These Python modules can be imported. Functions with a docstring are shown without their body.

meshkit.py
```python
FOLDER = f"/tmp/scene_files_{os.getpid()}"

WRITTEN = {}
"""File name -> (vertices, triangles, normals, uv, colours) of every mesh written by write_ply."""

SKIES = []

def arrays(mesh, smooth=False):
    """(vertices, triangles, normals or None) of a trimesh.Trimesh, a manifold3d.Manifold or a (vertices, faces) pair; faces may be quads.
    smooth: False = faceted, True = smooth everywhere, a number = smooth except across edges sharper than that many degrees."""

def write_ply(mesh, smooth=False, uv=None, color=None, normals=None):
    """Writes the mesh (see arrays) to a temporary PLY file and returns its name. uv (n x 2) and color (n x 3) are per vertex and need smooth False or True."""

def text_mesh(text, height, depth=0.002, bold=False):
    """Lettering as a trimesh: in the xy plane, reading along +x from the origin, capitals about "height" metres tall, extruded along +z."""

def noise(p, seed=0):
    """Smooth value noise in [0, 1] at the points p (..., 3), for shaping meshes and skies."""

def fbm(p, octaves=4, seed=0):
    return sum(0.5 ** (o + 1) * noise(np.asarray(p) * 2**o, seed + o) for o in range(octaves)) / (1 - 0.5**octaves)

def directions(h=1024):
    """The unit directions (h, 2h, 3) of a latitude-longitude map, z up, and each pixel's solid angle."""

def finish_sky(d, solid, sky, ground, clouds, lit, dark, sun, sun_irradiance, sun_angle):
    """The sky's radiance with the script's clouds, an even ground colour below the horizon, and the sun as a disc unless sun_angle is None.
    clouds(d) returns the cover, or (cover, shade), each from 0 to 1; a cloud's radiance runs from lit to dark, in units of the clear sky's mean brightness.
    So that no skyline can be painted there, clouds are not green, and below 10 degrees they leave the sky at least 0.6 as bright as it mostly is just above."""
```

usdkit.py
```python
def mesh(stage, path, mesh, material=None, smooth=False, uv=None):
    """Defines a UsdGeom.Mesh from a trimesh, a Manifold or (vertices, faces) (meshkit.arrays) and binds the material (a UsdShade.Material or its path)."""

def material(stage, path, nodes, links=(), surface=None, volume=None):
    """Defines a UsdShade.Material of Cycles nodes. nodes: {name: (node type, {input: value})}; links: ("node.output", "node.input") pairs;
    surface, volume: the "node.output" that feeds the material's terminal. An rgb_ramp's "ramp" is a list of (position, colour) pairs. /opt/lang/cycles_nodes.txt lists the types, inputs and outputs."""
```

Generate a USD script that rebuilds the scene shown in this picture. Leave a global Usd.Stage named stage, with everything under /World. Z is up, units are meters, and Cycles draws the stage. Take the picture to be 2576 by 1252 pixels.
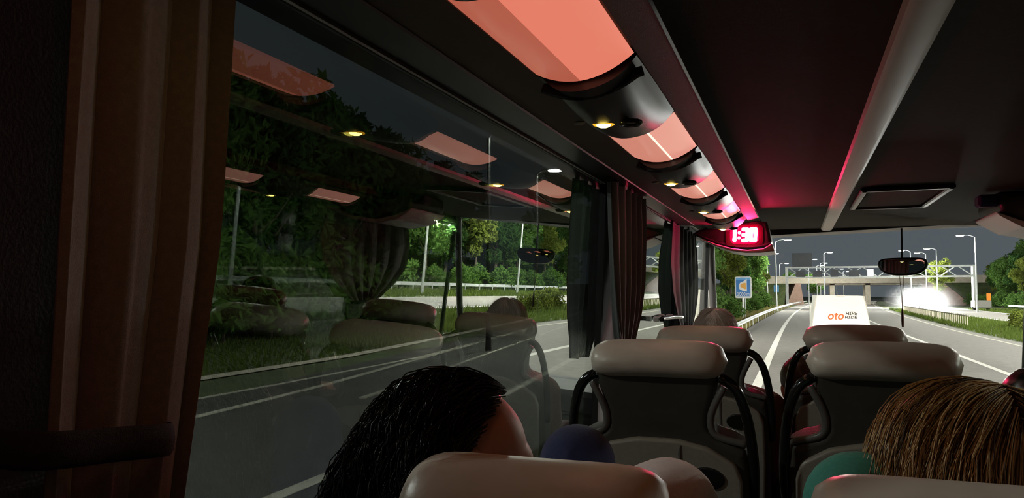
import math, random
import numpy as np, trimesh, manifold3d as m3, usdkit, meshkit
from shapely.geometry import Polygon
from pxr import Usd, UsdGeom, UsdLux, UsdShade, Gf, Sdf, Vt

rng = np.random.default_rng(7)
random.seed(7)
stage = Usd.Stage.CreateInMemory()
UsdGeom.SetStageUpAxis(stage, UsdGeom.Tokens.z)
UsdGeom.SetStageMetersPerUnit(stage, 1.0)
UsdGeom.Xform.Define(stage, '/World')
UsdGeom.Scope.Define(stage, '/World/Looks')

# ---------------------------------------------------------------- camera, sky, exposure
# x: across the coach (right), y: the coach's heading, z: up. Road z = 0, coach floor z = 1.15, seated eye z = 2.45
EYE = np.array([0, 0, 2.45])
YAW, PITCH = math.radians(20.30), math.radians(3.37)
cam = UsdGeom.Camera.Define(stage, '/World/camera')
cam.CreateHorizontalApertureAttr(36.0)
cam.CreateVerticalApertureAttr(36.0 * 1252 / 2576)
cam.CreateFocalLengthAttr(36.0 * 1935 / 2576)
cam.CreateClippingRangeAttr(Gf.Vec2f(0.02, 3000))
cam.CreateExposureAttr(0.32)
cam.CreateFStopAttr(0.0)
cam.CreateFocusDistanceAttr(4.0)
Fw = np.array([-math.sin(YAW) * math.cos(PITCH), math.cos(YAW) * math.cos(PITCH), math.sin(PITCH)])
Rt = np.array([math.cos(YAW), math.sin(YAW), 0.0])
Up = np.cross(Rt, Fw)
M = np.eye(4); M[0, :3], M[1, :3], M[2, :3], M[3, :3] = Rt, Up, -Fw, EYE
cam.AddTransformOp().Set(Gf.Matrix4d(*M.ravel().tolist()))

sky = UsdLux.DomeLight.Define(stage, '/World/night_sky')       # night sky lit from below by the town
sky.CreateColorAttr(Gf.Vec3f(0.82, 0.93, 1.05))
sky.CreateIntensityAttr(0.030)

LAMP = 3000.0          # radiance of a street lamp's lens
STREET = (1.0, 0.97, 0.88)
for k, x in enumerate((-0.35, 1.25)):                          # the coach's own headlamps
    s = UsdLux.SphereLight.Define(stage, f'/World/coach_headlamp_light_{k + 1:03d}')
    s.CreateRadiusAttr(0.09); s.CreateIntensityAttr(42000); s.CreateColorAttr(Gf.Vec3f(1.0, 0.86, 0.73))
    s.AddTranslateOp().Set((x, 7.6, 0.75)); s.AddRotateXYZOp().Set((91.0, 0, 0))
    sh = UsdLux.ShapingAPI.Apply(s.GetPrim()); sh.CreateShapingConeAngleAttr(24); sh.CreateShapingConeSoftnessAttr(0.7)

# ---------------------------------------------------------------- materials
MAT = {}
def pm(name, color, rough=0.6, **kw):
    p = dict(base_color=color, roughness=rough); p.update(kw)
    MAT[name] = usdkit.material(stage, '/World/Looks/' + name, {'p': ('principled_bsdf', p)}, surface='p.BSDF')
def nm(name, c1, c2, scale, rough=0.7, bump=0.0, bscale=None, detail=4, **kw):
    """two colours mixed by noise in the object's own space, with a fine bump"""
    n = {'t': ('texture_coordinate', {}), 'n': ('noise_texture', dict(scale=scale, detail=detail)),
         'r': ('rgb_ramp', {'ramp': [(0.3, c1), (0.7, c2)]}), 'p': ('principled_bsdf', dict(roughness=rough, **kw))}
    l = [('t.object', 'n.vector'), ('n.fac', 'r.fac'), ('r.color', 'p.base_color')]
    if bump:
        n['m'] = ('noise_texture', dict(scale=bscale or scale * 6, detail=3)); n['b'] = ('bump', dict(strength=bump, distance=0.004))
        l += [('t.object', 'm.vector'), ('m.fac', 'b.height'), ('b.normal', 'p.normal')]
    MAT[name] = usdkit.material(stage, '/World/Looks/' + name, n, l, surface='p.BSDF')
def em(name, color, strength, base=None):
    if base is None:
        MAT[name] = usdkit.material(stage, '/World/Looks/' + name, {'e': ('emission', dict(color=color, strength=strength))}, surface='e.emission')
    else:
        MAT[name] = usdkit.material(stage, '/World/Looks/' + name, {'p': ('principled_bsdf', dict(base_color=base, roughness=0.25, emission_color=color, emission_strength=strength))}, surface='p.BSDF')
def glass(name, tint, f0, power, gain):
    n = {'l': ('layer_weight', dict(blend=0.5)), 'w': ('math', dict(math_type='power', value2=power)), 'a': ('math', dict(math_type='multiply_add', value2=gain, value3=f0, use_clamp=True)),
         't': ('transparent_bsdf', dict(color=tint)), 'g': ('glossy_bsdf', dict(color=(0.95, 1.0, 0.96), roughness=0.0)), 'm': ('mix_closure', {})}
    MAT[name] = usdkit.material(stage, '/World/Looks/' + name, n, [('l.facing', 'w.value1'), ('w.value', 'a.value1'), ('a.value', 'm.fac'), ('t.BSDF', 'm.closure1'), ('g.BSDF', 'm.closure2')], surface='m.closure')
def leafmat(name, c1, c2):
    n = {'o': ('geometry', {}), 'r': ('rgb_ramp', {'ramp': [(0, c1), (1, c2)]}), 'd': ('diffuse_bsdf', {}), 't': ('translucent_bsdf', {}), 'm': ('mix_closure', dict(fac=0.35))}
    MAT[name] = usdkit.material(stage, '/World/Looks/' + name, n, [('o.random_per_island', 'r.fac'), ('r.color', 'd.color'), ('r.color', 't.color'), ('d.BSDF', 'm.closure1'), ('t.BSDF', 'm.closure2')], surface='m.closure')

glass('tinted_glass', (0.39, 0.42, 0.405), 0.04, 2.4, 0.95)
glass('windscreen_glass', (0.96, 0.98, 0.97), 0.02, 5.0, 0.9)
glass('mirror_glass', (0.02, 0.02, 0.02), 0.75, 2.0, 0.2)
nm('ceiling_felt', (0.058, 0.046, 0.032), (0.068, 0.054, 0.039), 60, 0.85, 0.15, 300, specular_ior_level=0.12)
nm('console_plastic', (0.10, 0.078, 0.052), (0.115, 0.09, 0.062), 90, 0.65, 0.2, 500)
pm('black_plastic', (0.012, 0.012, 0.013), 0.4)
pm('gloss_black', (0.015, 0.014, 0.014), 0.12)
pm('unit_plastic', (0.030, 0.027, 0.024), 0.42)
pm('grey_plastic', (0.16, 0.15, 0.14), 0.35)
pm('pale_plastic', (0.55, 0.50, 0.46), 0.35)
pm('strip_metal', (0.82, 0.72, 0.61), 0.45)
pm('trim_metal', (0.55, 0.60, 0.60), 0.4)
nm('wall_lining', (0.05, 0.048, 0.045), (0.065, 0.062, 0.058), 40, 0.8, 0.2)
nm('floor_vinyl', (0.03, 0.03, 0.032), (0.05, 0.05, 0.052), 120, 0.6)
nm('seat_leather', (0.058, 0.052, 0.045), (0.072, 0.064, 0.055), 30, 0.5, 0.25, 220)
nm('headrest_leather', (0.62, 0.53, 0.455), (0.68, 0.585, 0.51), 26, 0.36, 0.06, 240)
nm('panel_plastic', (0.34, 0.31, 0.26), (0.38, 0.35, 0.30), 80, 0.42, 0.15, 400)
nm('curtain_cloth', (0.19, 0.145, 0.135), (0.24, 0.185, 0.17), 140, 0.9, 0.3, 900, sheen_weight=0.3)
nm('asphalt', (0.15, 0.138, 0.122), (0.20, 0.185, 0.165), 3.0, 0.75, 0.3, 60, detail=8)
nm('curtain_dark', (0.045, 0.046, 0.046), (0.065, 0.066, 0.066), 140, 0.9, 0.3, 900, sheen_weight=0.3)
nm('curtain_black', (0.012, 0.014, 0.014), (0.02, 0.022, 0.022), 140, 0.9, 0.3, 900)
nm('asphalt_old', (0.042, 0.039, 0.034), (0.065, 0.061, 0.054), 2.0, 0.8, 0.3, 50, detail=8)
nm('verge_earth', (0.035, 0.055, 0.018), (0.085, 0.105, 0.035), 1.3, 0.95, 0.5, 20, detail=8)
nm('line_paint', (0.62, 0.60, 0.54), (0.78, 0.76, 0.70), 9, 0.6)
nm('line_paint_worn', (0.36, 0.34, 0.27), (0.52, 0.49, 0.40), 6, 0.7)
nm('concrete', (0.46, 0.41, 0.33), (0.58, 0.52, 0.43), 1.6, 0.85, 0.3, 25, detail=7)
nm('concrete_red', (0.30, 0.19, 0.145), (0.38, 0.25, 0.20), 1.2, 0.85, 0.3, 25, detail=7)
nm('galvanised', (0.42, 0.44, 0.44), (0.55, 0.57, 0.56), 5, 0.5, metallic=0.25)
pm('sign_grey', (0.06, 0.065, 0.075), 0.6)
pm('sign_blue', (0.01, 0.20, 0.62), 0.4)
pm('sign_blue_light', (0.12, 0.42, 0.85), 0.4)
pm('sign_white', (0.85, 0.85, 0.85), 0.4)
pm('sign_yellow', (0.85, 0.42, 0.06), 0.4)
pm('truck_white', (0.60, 0.585, 0.54), 0.4)
pm('truck_grey', (0.35, 0.34, 0.31), 0.5)
pm('logo_orange', (0.42, 0.095, 0.02), 0.5)
pm('logo_dark', (0.03, 0.026, 0.022), 0.5)
pm('rubber', (0.02, 0.02, 0.02), 0.8)
pm('car_paint', (0.12, 0.12, 0.13), 0.25)
pm('bark', (0.09, 0.07, 0.05), 0.9)
leafmat('leaf_light', (0.10, 0.19, 0.045), (0.24, 0.34, 0.10))
leafmat('leaf_dark', (0.05, 0.11, 0.03), (0.13, 0.21, 0.06))
leafmat('leaf_yellow', (0.16, 0.20, 0.04), (0.30, 0.32, 0.09))
leafmat('grass_blade', (0.10, 0.14, 0.03), (0.28, 0.27, 0.10))
leafmat('grass_dry', (0.26, 0.23, 0.09), (0.48, 0.40, 0.18))
pm('skin', (0.50, 0.27, 0.18), 0.5, subsurface_weight=0.15)
pm('skin_brown', (0.30, 0.145, 0.09), 0.5, subsurface_weight=0.1)
pm('hair_black', (0.010, 0.009, 0.010), 0.28)
pm('hair_blonde', (0.88, 0.66, 0.33), 0.38)
pm('hair_blonde_dark', (0.10, 0.055, 0.022), 0.45)
pm('hair_grey', (0.62, 0.58, 0.54), 0.5)
pm('hair_blonde_mid', (0.28, 0.18, 0.07), 0.45)
pm('hair_brown', (0.05, 0.028, 0.018), 0.4)
nm('cloth_navy', (0.012, 0.018, 0.075), (0.020, 0.028, 0.11), 200, 0.9, 0.3, 900, sheen_weight=0.2)
nm('cloth_white', (0.70, 0.62, 0.61), (0.78, 0.70, 0.69), 150, 0.85, 0.3, 700)
nm('cloth_mint', (0.10, 0.52, 0.42), (0.13, 0.60, 0.50), 150, 0.85, 0.3, 700)
nm('cloth_brown', (0.16, 0.075, 0.05), (0.21, 0.10, 0.07), 150, 0.85, 0.3, 700)
nm('cloth_dark', (0.02, 0.02, 0.025), (0.035, 0.033, 0.04), 150, 0.9, 0.3, 700)
pm('eye_white', (0.75, 0.72, 0.68), 0.2)
pm('lip', (0.38, 0.12, 0.10), 0.4)
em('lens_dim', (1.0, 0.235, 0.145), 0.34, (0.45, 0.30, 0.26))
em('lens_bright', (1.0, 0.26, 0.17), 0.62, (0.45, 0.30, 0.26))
em('lens_tube', (1.0, 0.60, 0.46), 1.5)
em('amber_core', (1.0, 0.72, 0.12), 14.0)
em('amber_rim', (1.0, 0.42, 0.015), 1.0, (0.1, 0.05, 0.01))
em('digit_red', (1.0, 0.028, 0.13), 150.0)
em('display_red', (1.0, 0.0, 0.09), 0.55, (0.05, 0.0, 0.005))
em('display_dim', (1.0, 0.0, 0.07), 0.06, (0.03, 0.0, 0.004))
em('street_lens', STREET, LAMP)
em('street_side', (1.0, 0.97, 0.94), LAMP * 0.9)
em('street_right', STREET, LAMP * 3.5)
em('street_lens_far', STREET, LAMP)
em('headlamp', (1.0, 0.98, 0.94), 5000.0)
em('tail_red', (1.0, 0.05, 0.02), 9.0)
em('sign_lit', (1.0, 0.93, 0.90), 1.6)
em('work_orange', (1.0, 0.33, 0.05), 0.9)

# ---------------------------------------------------------------- scene tree helpers
TAKEN = {}
def numbered(parent, name):
    k = TAKEN.get((parent, name), 0); TAKEN[(parent, name)] = k + 1
    return name if k == 0 else f'{name}_{k:03d}'
def data(p, label=None, cat=None, group=None, kind=None):
    for k, v in (('label', label), ('category', cat), ('group', group), ('kind', kind)):
        if v is not None: p.SetCustomDataByKey(k, v)
    return p
def thing(name, label, cat, loc=(0, 0, 0), rz=0.0, group=None, kind=None, scale=None):
    x = UsdGeom.Xform.Define(stage, '/World/' + numbered('/World', name))
    x.AddTranslateOp().Set(tuple(map(float, loc))); x.AddRotateZOp().Set(float(rz))
    s = scale if scale is not None else (1, 1, 1)
    x.AddScaleOp().Set(tuple(map(float, s if np.ndim(s) else (s,) * 3)))
    return data(x.GetPrim(), label, cat, group, kind)
def part(parent, name, mesh, mat, smooth=30, label=None, kind=None):
    base = str(parent.GetPath()) if parent is not None else '/World'
    p = usdkit.mesh(stage, base + '/' + numbered(base, name), mesh, MAT[mat], smooth=smooth).GetPrim()
    return data(p, label, None, None, kind)
def struct(name, mesh, mat, label, smooth=False, cat=None):
    return data(part(None, name, mesh, mat, smooth), label, cat, None, 'structure')
def solo(name, mesh, mat, label, cat, smooth=30, group=None, kind=None):
    return data(part(None, name, mesh, mat, smooth), label, cat, group, kind)
def dup(root, loc, rz=0.0, label=None, group=None, scale=None):
    was = root.GetCustomData()
    name = root.GetName()
    while name[-4:-3] == '_' and name[-3:].isdigit(): name = name[:-4]
    r = thing(name, label or was['label'], was['category'], loc, rz, group or was.get('group'), was.get('kind'), scale)
    r.GetReferences().AddInternalReference(root.GetPath()); r.SetInstanceable(True)
    return r

# ---------------------------------------------------------------- mesh helpers
cat_ = trimesh.util.concatenate
def box(x0, x1, y0, y1, z0, z1, b=0.0):
    c = np.array([(x, y, z) for x in (x0, x1) for y in (y0, y1) for z in (z0, z1)], float)
    if not b:
        return trimesh.convex.convex_hull(c)
    mid = c.mean(0); pts = []
    for p in c:
        d = np.sign(mid - p) * b
        for k in range(3):
            q = p + d; q[k] = p[k]; pts.append(q)
    return trimesh.convex.convex_hull(np.array(pts))
def hexa(p):
    return trimesh.convex.convex_hull(np.array(p, float))
def tube(path, r, n=10, caps=True, sq=(1, 1)):
    path = np.asarray(path, float); r = np.broadcast_to(r, len(path))
    t = np.gradient(path, axis=0); t /= np.linalg.norm(t, axis=1, keepdims=True) + 1e-12
    ref = np.array([0, 0, 1.0]) if abs(t[:, 2]).mean() < 0.8 else np.array([0, 1.0, 0])
    a = np.cross(t, ref); a /= np.linalg.norm(a, axis=1, keepdims=True) + 1e-12
    b = np.cross(t, a)
    an = np.linspace(0, 2 * np.pi, n, endpoint=False)
    v = path[:, None] + r[:, None, None] * (np.cos(an)[None, :, None] * a[:, None] * sq[0] + np.sin(an)[None, :, None] * b[:, None] * sq[1])
    return rings(v, caps)
def rings(v, caps=True):
    m, n = v.shape[:2]; f = []
    for i in range(m - 1):
        for j in range(n):
            k = (j + 1) % n
            f += [(i * n + j, i * n + k, (i + 1) * n + k), (i * n + j, (i + 1) * n + k, (i + 1) * n + j)]
    v2 = v.reshape(-1, 3)
    if caps:
        c0, c1 = len(v2), len(v2) + 1
        v2 = np.vstack([v2, v[0].mean(0), v[-1].mean(0)])
        for j in range(n):
            k = (j + 1) % n
            f += [(c0, k, j), (c1, (m - 1) * n + j, (m - 1) * n + k)]
    t = trimesh.Trimesh(v2, f, process=False); 
    if t.volume < 0: t.invert()
    return t
def spline(pts, n=24):
    from scipy.interpolate import CubicSpline
    pts = np.asarray(pts, float); d = np.r_[0, np.cumsum(np.linalg.norm(np.diff(pts, axis=0), axis=1))]
    return CubicSpline(d, pts)(np.linspace(0, d[-1], n))
def resample(poly, n):
    p = Polygon(poly); p = p.buffer(0)
    e = p.exterior
    if e.is_ccw is False: e = Polygon(list(e.coords)[::-1]).exterior
    return np.array([e.interpolate(k / n, normalized=True).coords[0] for k in range(n)])
def slab(poly, w0, w1, bevel=0.01, n=120, steps=3):
    """a plate with rounded edges: outline in (a, b), thickness along c; returns vertices (a, b, c)"""
    q = resample(poly, n)
    t = np.roll(q, -1, 0) - np.roll(q, 1, 0); t /= np.linalg.norm(t, axis=1, keepdims=True) + 1e-12
    inw = np.stack([-t[:, 1], t[:, 0]], 1)
    for _ in range(2): inw = (np.roll(inw, 1, 0) + inw + np.roll(inw, -1, 0)) / 3
    V = []
    for k in range(steps + 1):
        a = k / steps * np.pi / 2
        V.append(np.c_[q + inw * bevel * (1 - math.sin(a)), np.full(n, w0 + bevel * (1 - math.cos(a)))])
    for k in range(steps + 1):
        a = np.pi / 2 - k / steps * np.pi / 2
        V.append(np.c_[q + inw * bevel * (1 - math.sin(a)), np.full(n, w1 - bevel * (1 - math.cos(a)))])
    V = np.array(V); m = len(V); body = rings(V, caps=False)
    v, f = np.array(body.vertices), list(map(tuple, body.faces))
    for ring, off, flip in ((V[0], 0, True), (V[-1], (m - 1) * n, False)):
        tv, tf = trimesh.creation.triangulate_polygon(Polygon(ring[:, :2]), engine='earcut')
        from scipy.spatial import cKDTree
        idx = cKDTree(ring[:, :2]).query(tv)[1] + off
        for a, b, c in tf: f.append((idx[a], idx[c], idx[b]) if flip else (idx[a], idx[b], idx[c]))
    t = trimesh.Trimesh(v, f, process=False); trimesh.repair.fix_normals(t)
    return t
def mapped(mesh, fn):
    m = mesh.copy(); m.vertices = fn(np.array(m.vertices)); 
    if m.is_volume is False and m.volume < 0: m.invert()
    elif m.volume < 0: m.invert()
    return m
def extrude_xz(poly, y0, y1):
    m = trimesh.creation.extrude_polygon(Polygon(poly), y1 - y0, engine='earcut')
    return mapped(m, lambda v: np.c_[v[:, 0], y0 + v[:, 2], v[:, 1]])
def text_on(text, h, depth, origin, bold=True, width=None, shear=0.0, right=(1, 0, 0), up=(0, 0, 1), out=(0, -1, 0)):
    m = meshkit.text_mesh(text, h, depth, bold)
    v = np.array(m.vertices); v[:, 0] -= v[:, 0].min()
    if width: v[:, 0] *= width / v[:, 0].max()
    v[:, 0] += shear * v[:, 1]
    m.vertices = np.array(origin) + v[:, :1] * np.array(right) + v[:, 1:2] * np.array(up) + v[:, 2:] * np.array(out)
    if m.volume < 0: m.invert()
    return m
def blob(c, r, sub=3, rot=None):
    s = trimesh.creation.icosphere(sub); v = np.array(s.vertices) * np.array(r)
    if rot is not None: v = v @ np.array(rot).T
    s.vertices = v + np.array(c); return s
def sheet(P, thick):
    """solid cloth from a grid of points P (rows, columns, 3)"""
    r, c = P.shape[:2]
    du, dv = np.gradient(P, axis=1), np.gradient(P, axis=0)
    n = np.cross(du, dv); n /= np.linalg.norm(n, axis=2, keepdims=True) + 1e-12
    A, B = (P + n * thick / 2).reshape(-1, 3), (P - n * thick / 2).reshape(-1, 3)
    f = []; N = r * c
    for i in range(r - 1):
        for j in range(c - 1):
            a, b, d, e = i * c + j, i * c + j + 1, (i + 1) * c + j + 1, (i + 1) * c + j
            f += [(a, b, d), (a, d, e), (N + a, N + d, N + b), (N + a, N + e, N + d)]
    edge = [i for i in range(c)] + [i * c + c - 1 for i in range(1, r)] + [(r - 1) * c + j for j in range(c - 2, -1, -1)] + [i * c for i in range(r - 2, 0, -1)]
    for a, b in zip(edge, edge[1:] + edge[:1]):
        f += [(a, N + a, N + b), (a, N + b, b)]
    t = trimesh.Trimesh(np.vstack([A, B]), f, process=False); trimesh.repair.fix_normals(t)
    return t

# ================================================================= THE COACH'S SHELL
FLOOR, CEIL, XC = 1.15, 2.962, 0.47         # floor, ceiling, the coach's centre line
YB, YF = -2.2, 6.6                           # rear bulkhead, windscreen top
ZT, ZS = 2.872, 1.75                         # window head and sill
def gx(z, side): return -0.68 - 0.045 * (ZT - z) if side < 0 else 2 * XC + 0.68 + 0.045 * (ZT - z)
LX, RX = -0.74, 2 * XC + 0.74

struct('floor', box(LX - 0.05, RX + 0.05, YB, 7.0, FLOOR - 0.06, FLOOR), 'floor_vinyl', 'dark vinyl floor of the coach')
struct('ceiling', box(-0.225, 2 * XC + 0.225, YB, 6.52, CEIL, CEIL + 0.05), 'ceiling_felt', 'dark flat ceiling lining of the coach')
for side in (-1, 1):
    struct('ceiling', box(*sorted((XC + side * 0.70, XC + side * 1.11)), 4.74, 6.52, CEIL, CEIL + 0.05), 'ceiling_felt', f'dark ceiling corner above the {"left" if side < 0 else "right"} front door')
struct('wall_rear', box(LX - 0.05, RX + 0.05, YB - 0.05, YB, FLOOR, CEIL + 0.05), 'wall_lining', 'rear bulkhead of the coach')
for side, nm_, lab in ((-1, 'wall_left', 'dark lined left side wall below and between the windows'), (1, 'wall_right', 'dark lined right side wall below and between the windows')):
    w = struct(nm_, box(*(sorted((side * 0.74 + (0 if side < 0 else 2 * XC), side * 0.80 + (0 if side < 0 else 2 * XC)))), YB, 7.0, FLOOR, ZS), 'wall_lining', lab)
    for (a, b) in ((YB, -1.0), (0.36, 0.62), (2.86, 3.12), (4.86, 5.22)):
        p = []
        for z in (ZS, ZT + 0.09):
            x = gx(z, side)
            for dx in (0.004, -0.05):
                for y in (a, b): p.append((x - side * dx, y, z))
        part(w, 'pillar', hexa(p), 'wall_lining', False)
    p = [(gx(ZT, side) - side * 0.0, y, z) for y in (YB, 6.55) for z in (ZT + 0.06, CEIL + 0.06)] + [(gx(ZT, side) + side * 0.06, y, z) for y in (YB, 6.55) for z in (ZT - 0.005, CEIL + 0.06)]
    part(w, 'header_rail', hexa(p), 'black_plastic', False)
    part(w, 'sill', box(*sorted((gx(ZS, side) - side * 0.045, gx(ZS, side) + side * 0.06)), YB, 6.5, ZS - 0.03, ZS + 0.012, 0.006), 'wall_lining')
# windows: a tinted pane in a thin seal, leaning in towards the top
k = 0
for side in (-1, 1):
    for (a, b, what) in ((-1.0, 0.36, 'rear'), (0.62, 2.86, 'long'), (3.12, 4.86, 'forward'), (5.22, 6.51, 'door')):
        k += 1
        sd = 'left' if side < 0 else 'right'
        w = thing(f'window_{k}' if what != 'door' else f'door_{1 if side < 0 else 2}', f'{what} tinted side window on the {sd} side of the coach' if what != 'door' else f'glazed front door leaf on the {sd} side of the coach', None, (0, 0, 0), kind='structure')
        z0 = ZS if what != 'door' else 1.5
        pane = hexa([(gx(z, side) + side * t, y, z) for z in (z0, ZT + 0.02) for y in (a, b) for t in (0.0, 0.008)])
        part(w, 'pane', pane, 'tinted_glass' if what != 'door' else 'windscreen_glass', False)
        seal = []
        for (y0, y1, z1, z2) in ((a, b, ZT - 0.004, ZT + 0.03), (a, b, z0, z0 + 0.03), (a, a + 0.025, z0, ZT), (b - 0.025, b, z0, ZT)):
            seal.append(hexa([(gx(z, side) - side * t, y, z) for z in (z1, z2) for y in (y0, y1) for t in (0.012, -0.018)]))
        part(w, 'seal', cat_(seal), 'rubber', False)
# pale trim strips that catch the light along the window heads
for n_, side in ((1, -1), (2, 1)):
    x = gx(ZT, side) - side * 0.006
    struct(f'trim_{n_}', tube([(x, YB + 0.05, ZT), (x, 2.8, ZT), (x, 6.4, ZT)], 0.0055, 8), 'trim_metal', f'thin grey metal trim along the head of the {"left" if side < 0 else "right"} windows', 30)
# ceiling strip
sp = [(0.184, CEIL), (0.19, CEIL - 0.012), (0.205, CEIL - 0.018), (0.25, CEIL - 0.018), (0.264, CEIL - 0.012), (0.270, CEIL)]
struct('trim_3', extrude_xz(sp, YB, 6.5), 'strip_metal', 'pale satin strip running the length of the ceiling', 40)
# windscreen, front pillars, header and dash
ws = thing('windscreen', 'wide clear windscreen across the front of the coach', None, kind='structure')
part(ws, 'pane', hexa([(x, y + t, z) for x in (-0.66, 2 * XC + 0.66) for (y, z) in ((6.58, 2.95), (6.95, 1.55)) for t in (0, 0.008)]), 'windscreen_glass', False)
for s in (-1, 1):
    x = -0.662 if s < 0 else 2 * XC + 0.662
    part(ws, 'front_pillar', tube([(x, 6.52, 2.98), (x, 6.60, 2.6), (x, 6.9, 1.5)], 0.030, 10), 'grey_plastic', 40)
hd = [(-0.72, 6.46, 2.900), (1.66, 6.46, 2.985), (-0.72, 6.62, 2.890), (1.66, 6.62, 2.97), (-0.72, 6.46, 3.03), (1.66, 6.46, 3.03), (-0.72, 6.62, 3.03), (1.66, 6.62, 3.03)]
struct('trim_4', hexa(hd), 'black_plastic', 'black header along the top of the windscreen')
struct('wall_front', cat_([box(-0.76, 1.70, 6.62, 7.1, FLOOR - 0.1, 1.55), box(-0.7, 1.64, 6.2, 6.9, 1.35, 1.56, 0.04)]), 'black_plastic', 'black dashboard below the windscreen')
# coach sides outside the glass stop the light under the floor
struct('trim_5', box(LX - 0.06, RX + 0.06, YB, 7.1, 0.45, FLOOR - 0.06), 'black_plastic', 'underbody of the coach')
# roof hatch
h = thing('roof_hatch', 'dark framed emergency hatch in the ceiling near the windscreen', 'roof hatch', (0, 0, 0))
fr = []
for (x0, x1, y0, y1) in ((0.30, 0.70, 4.02, 4.06), (0.30, 0.70, 4.86, 4.90), (0.30, 0.33, 4.02, 4.90), (0.67, 0.70, 4.02, 4.90)):
    fr.append(box(x0, x1, y0, y1, CEIL - 0.022, CEIL + 0.0, 0.006))
part(h, 'frame', cat_(fr), 'black_plastic'); part(h, 'panel', box(0.335, 0.665, 4.065, 4.855, CEIL - 0.010, CEIL - 0.001, 0.004), 'ceiling_felt')

# ---------------------------------------------------------------- overhead consoles with lamp lenses and service units
def lens_z(u):                               # underside profile across the lens, u from 0 (window side) to 1 (aisle side)
    return 2.874 - 0.030 * (1 - (2 * u - 0.92) ** 2) + 0.012 * u
X0, X1 = -0.455, -0.271                      # lens edges in the left console
def mirror_x(m): return mapped(m, lambda v: np.c_[2 * XC - v[:, 0], v[:, 1], v[:, 2]])
PERIOD, LAMP0 = 0.935, 1.583
def console_mesh():
    u = np.linspace(0, 1, 13)
    prof = [(-0.615, 2.880), (-0.575, 2.872), (-0.46, 2.868)] + [(X0 + (X1 - X0) * a, lens_z(a) + 0.012) for a in u] + [(-0.266, 2.890), (-0.240, 2.896), (-0.206, 2.904), (-0.2035, 2.908), (-0.232, 2.966)]
    prof += [(-0.232, 3.0), (-0.615, 3.0)]
    return extrude_xz(prof, YB, 4.78)
def dark_band_mesh(): return extrude_xz([(-0.674, 2.880), (-0.578, 2.8735), (-0.574, 2.8705), (-0.577, 2.8665), (-0.674, 2.873)], YB, 4.78)
for side in (-1, 1):
    mk = (lambda m: m) if side < 0 else mirror_x
    sd = 'left' if side < 0 else 'right'
    c = thing('overhead_console', f'long dark brown overhead console above the {sd} windows', 'overhead console')
    part(c, 'bottom_panel', mk(console_mesh()), 'console_plastic', 25)
    part(c, 'edge_band', mk(dark_band_mesh()), 'black_plastic', 25)
    part(c, 'seam', mk(extrude_xz([(-0.206, 2.9025), (-0.2015, 2.906), (-0.2015, 2.911), (-0.208, 2.914)], YB, 4.77)), 'gloss_black', 25)
def lens_strip(ua, ub, y0, y1, dz=0.0, ends=0.05, nu=9, ny=9):
    """a band of the convex lens between ua and ub; its ends are cut on a slight curve"""
    P = np.zeros((ny, nu, 3))
    for i, t in enumerate(np.linspace(0, 1, ny)):
        for j, a in enumerate(np.linspace(ua, ub, nu)):
            bow = 0.0
            P[i, j] = (X0 + (X1 - X0) * a, y0 + (y1 - y0) * t + bow, lens_z(a) + dz)
    return sheet(P, 0.006)
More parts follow.
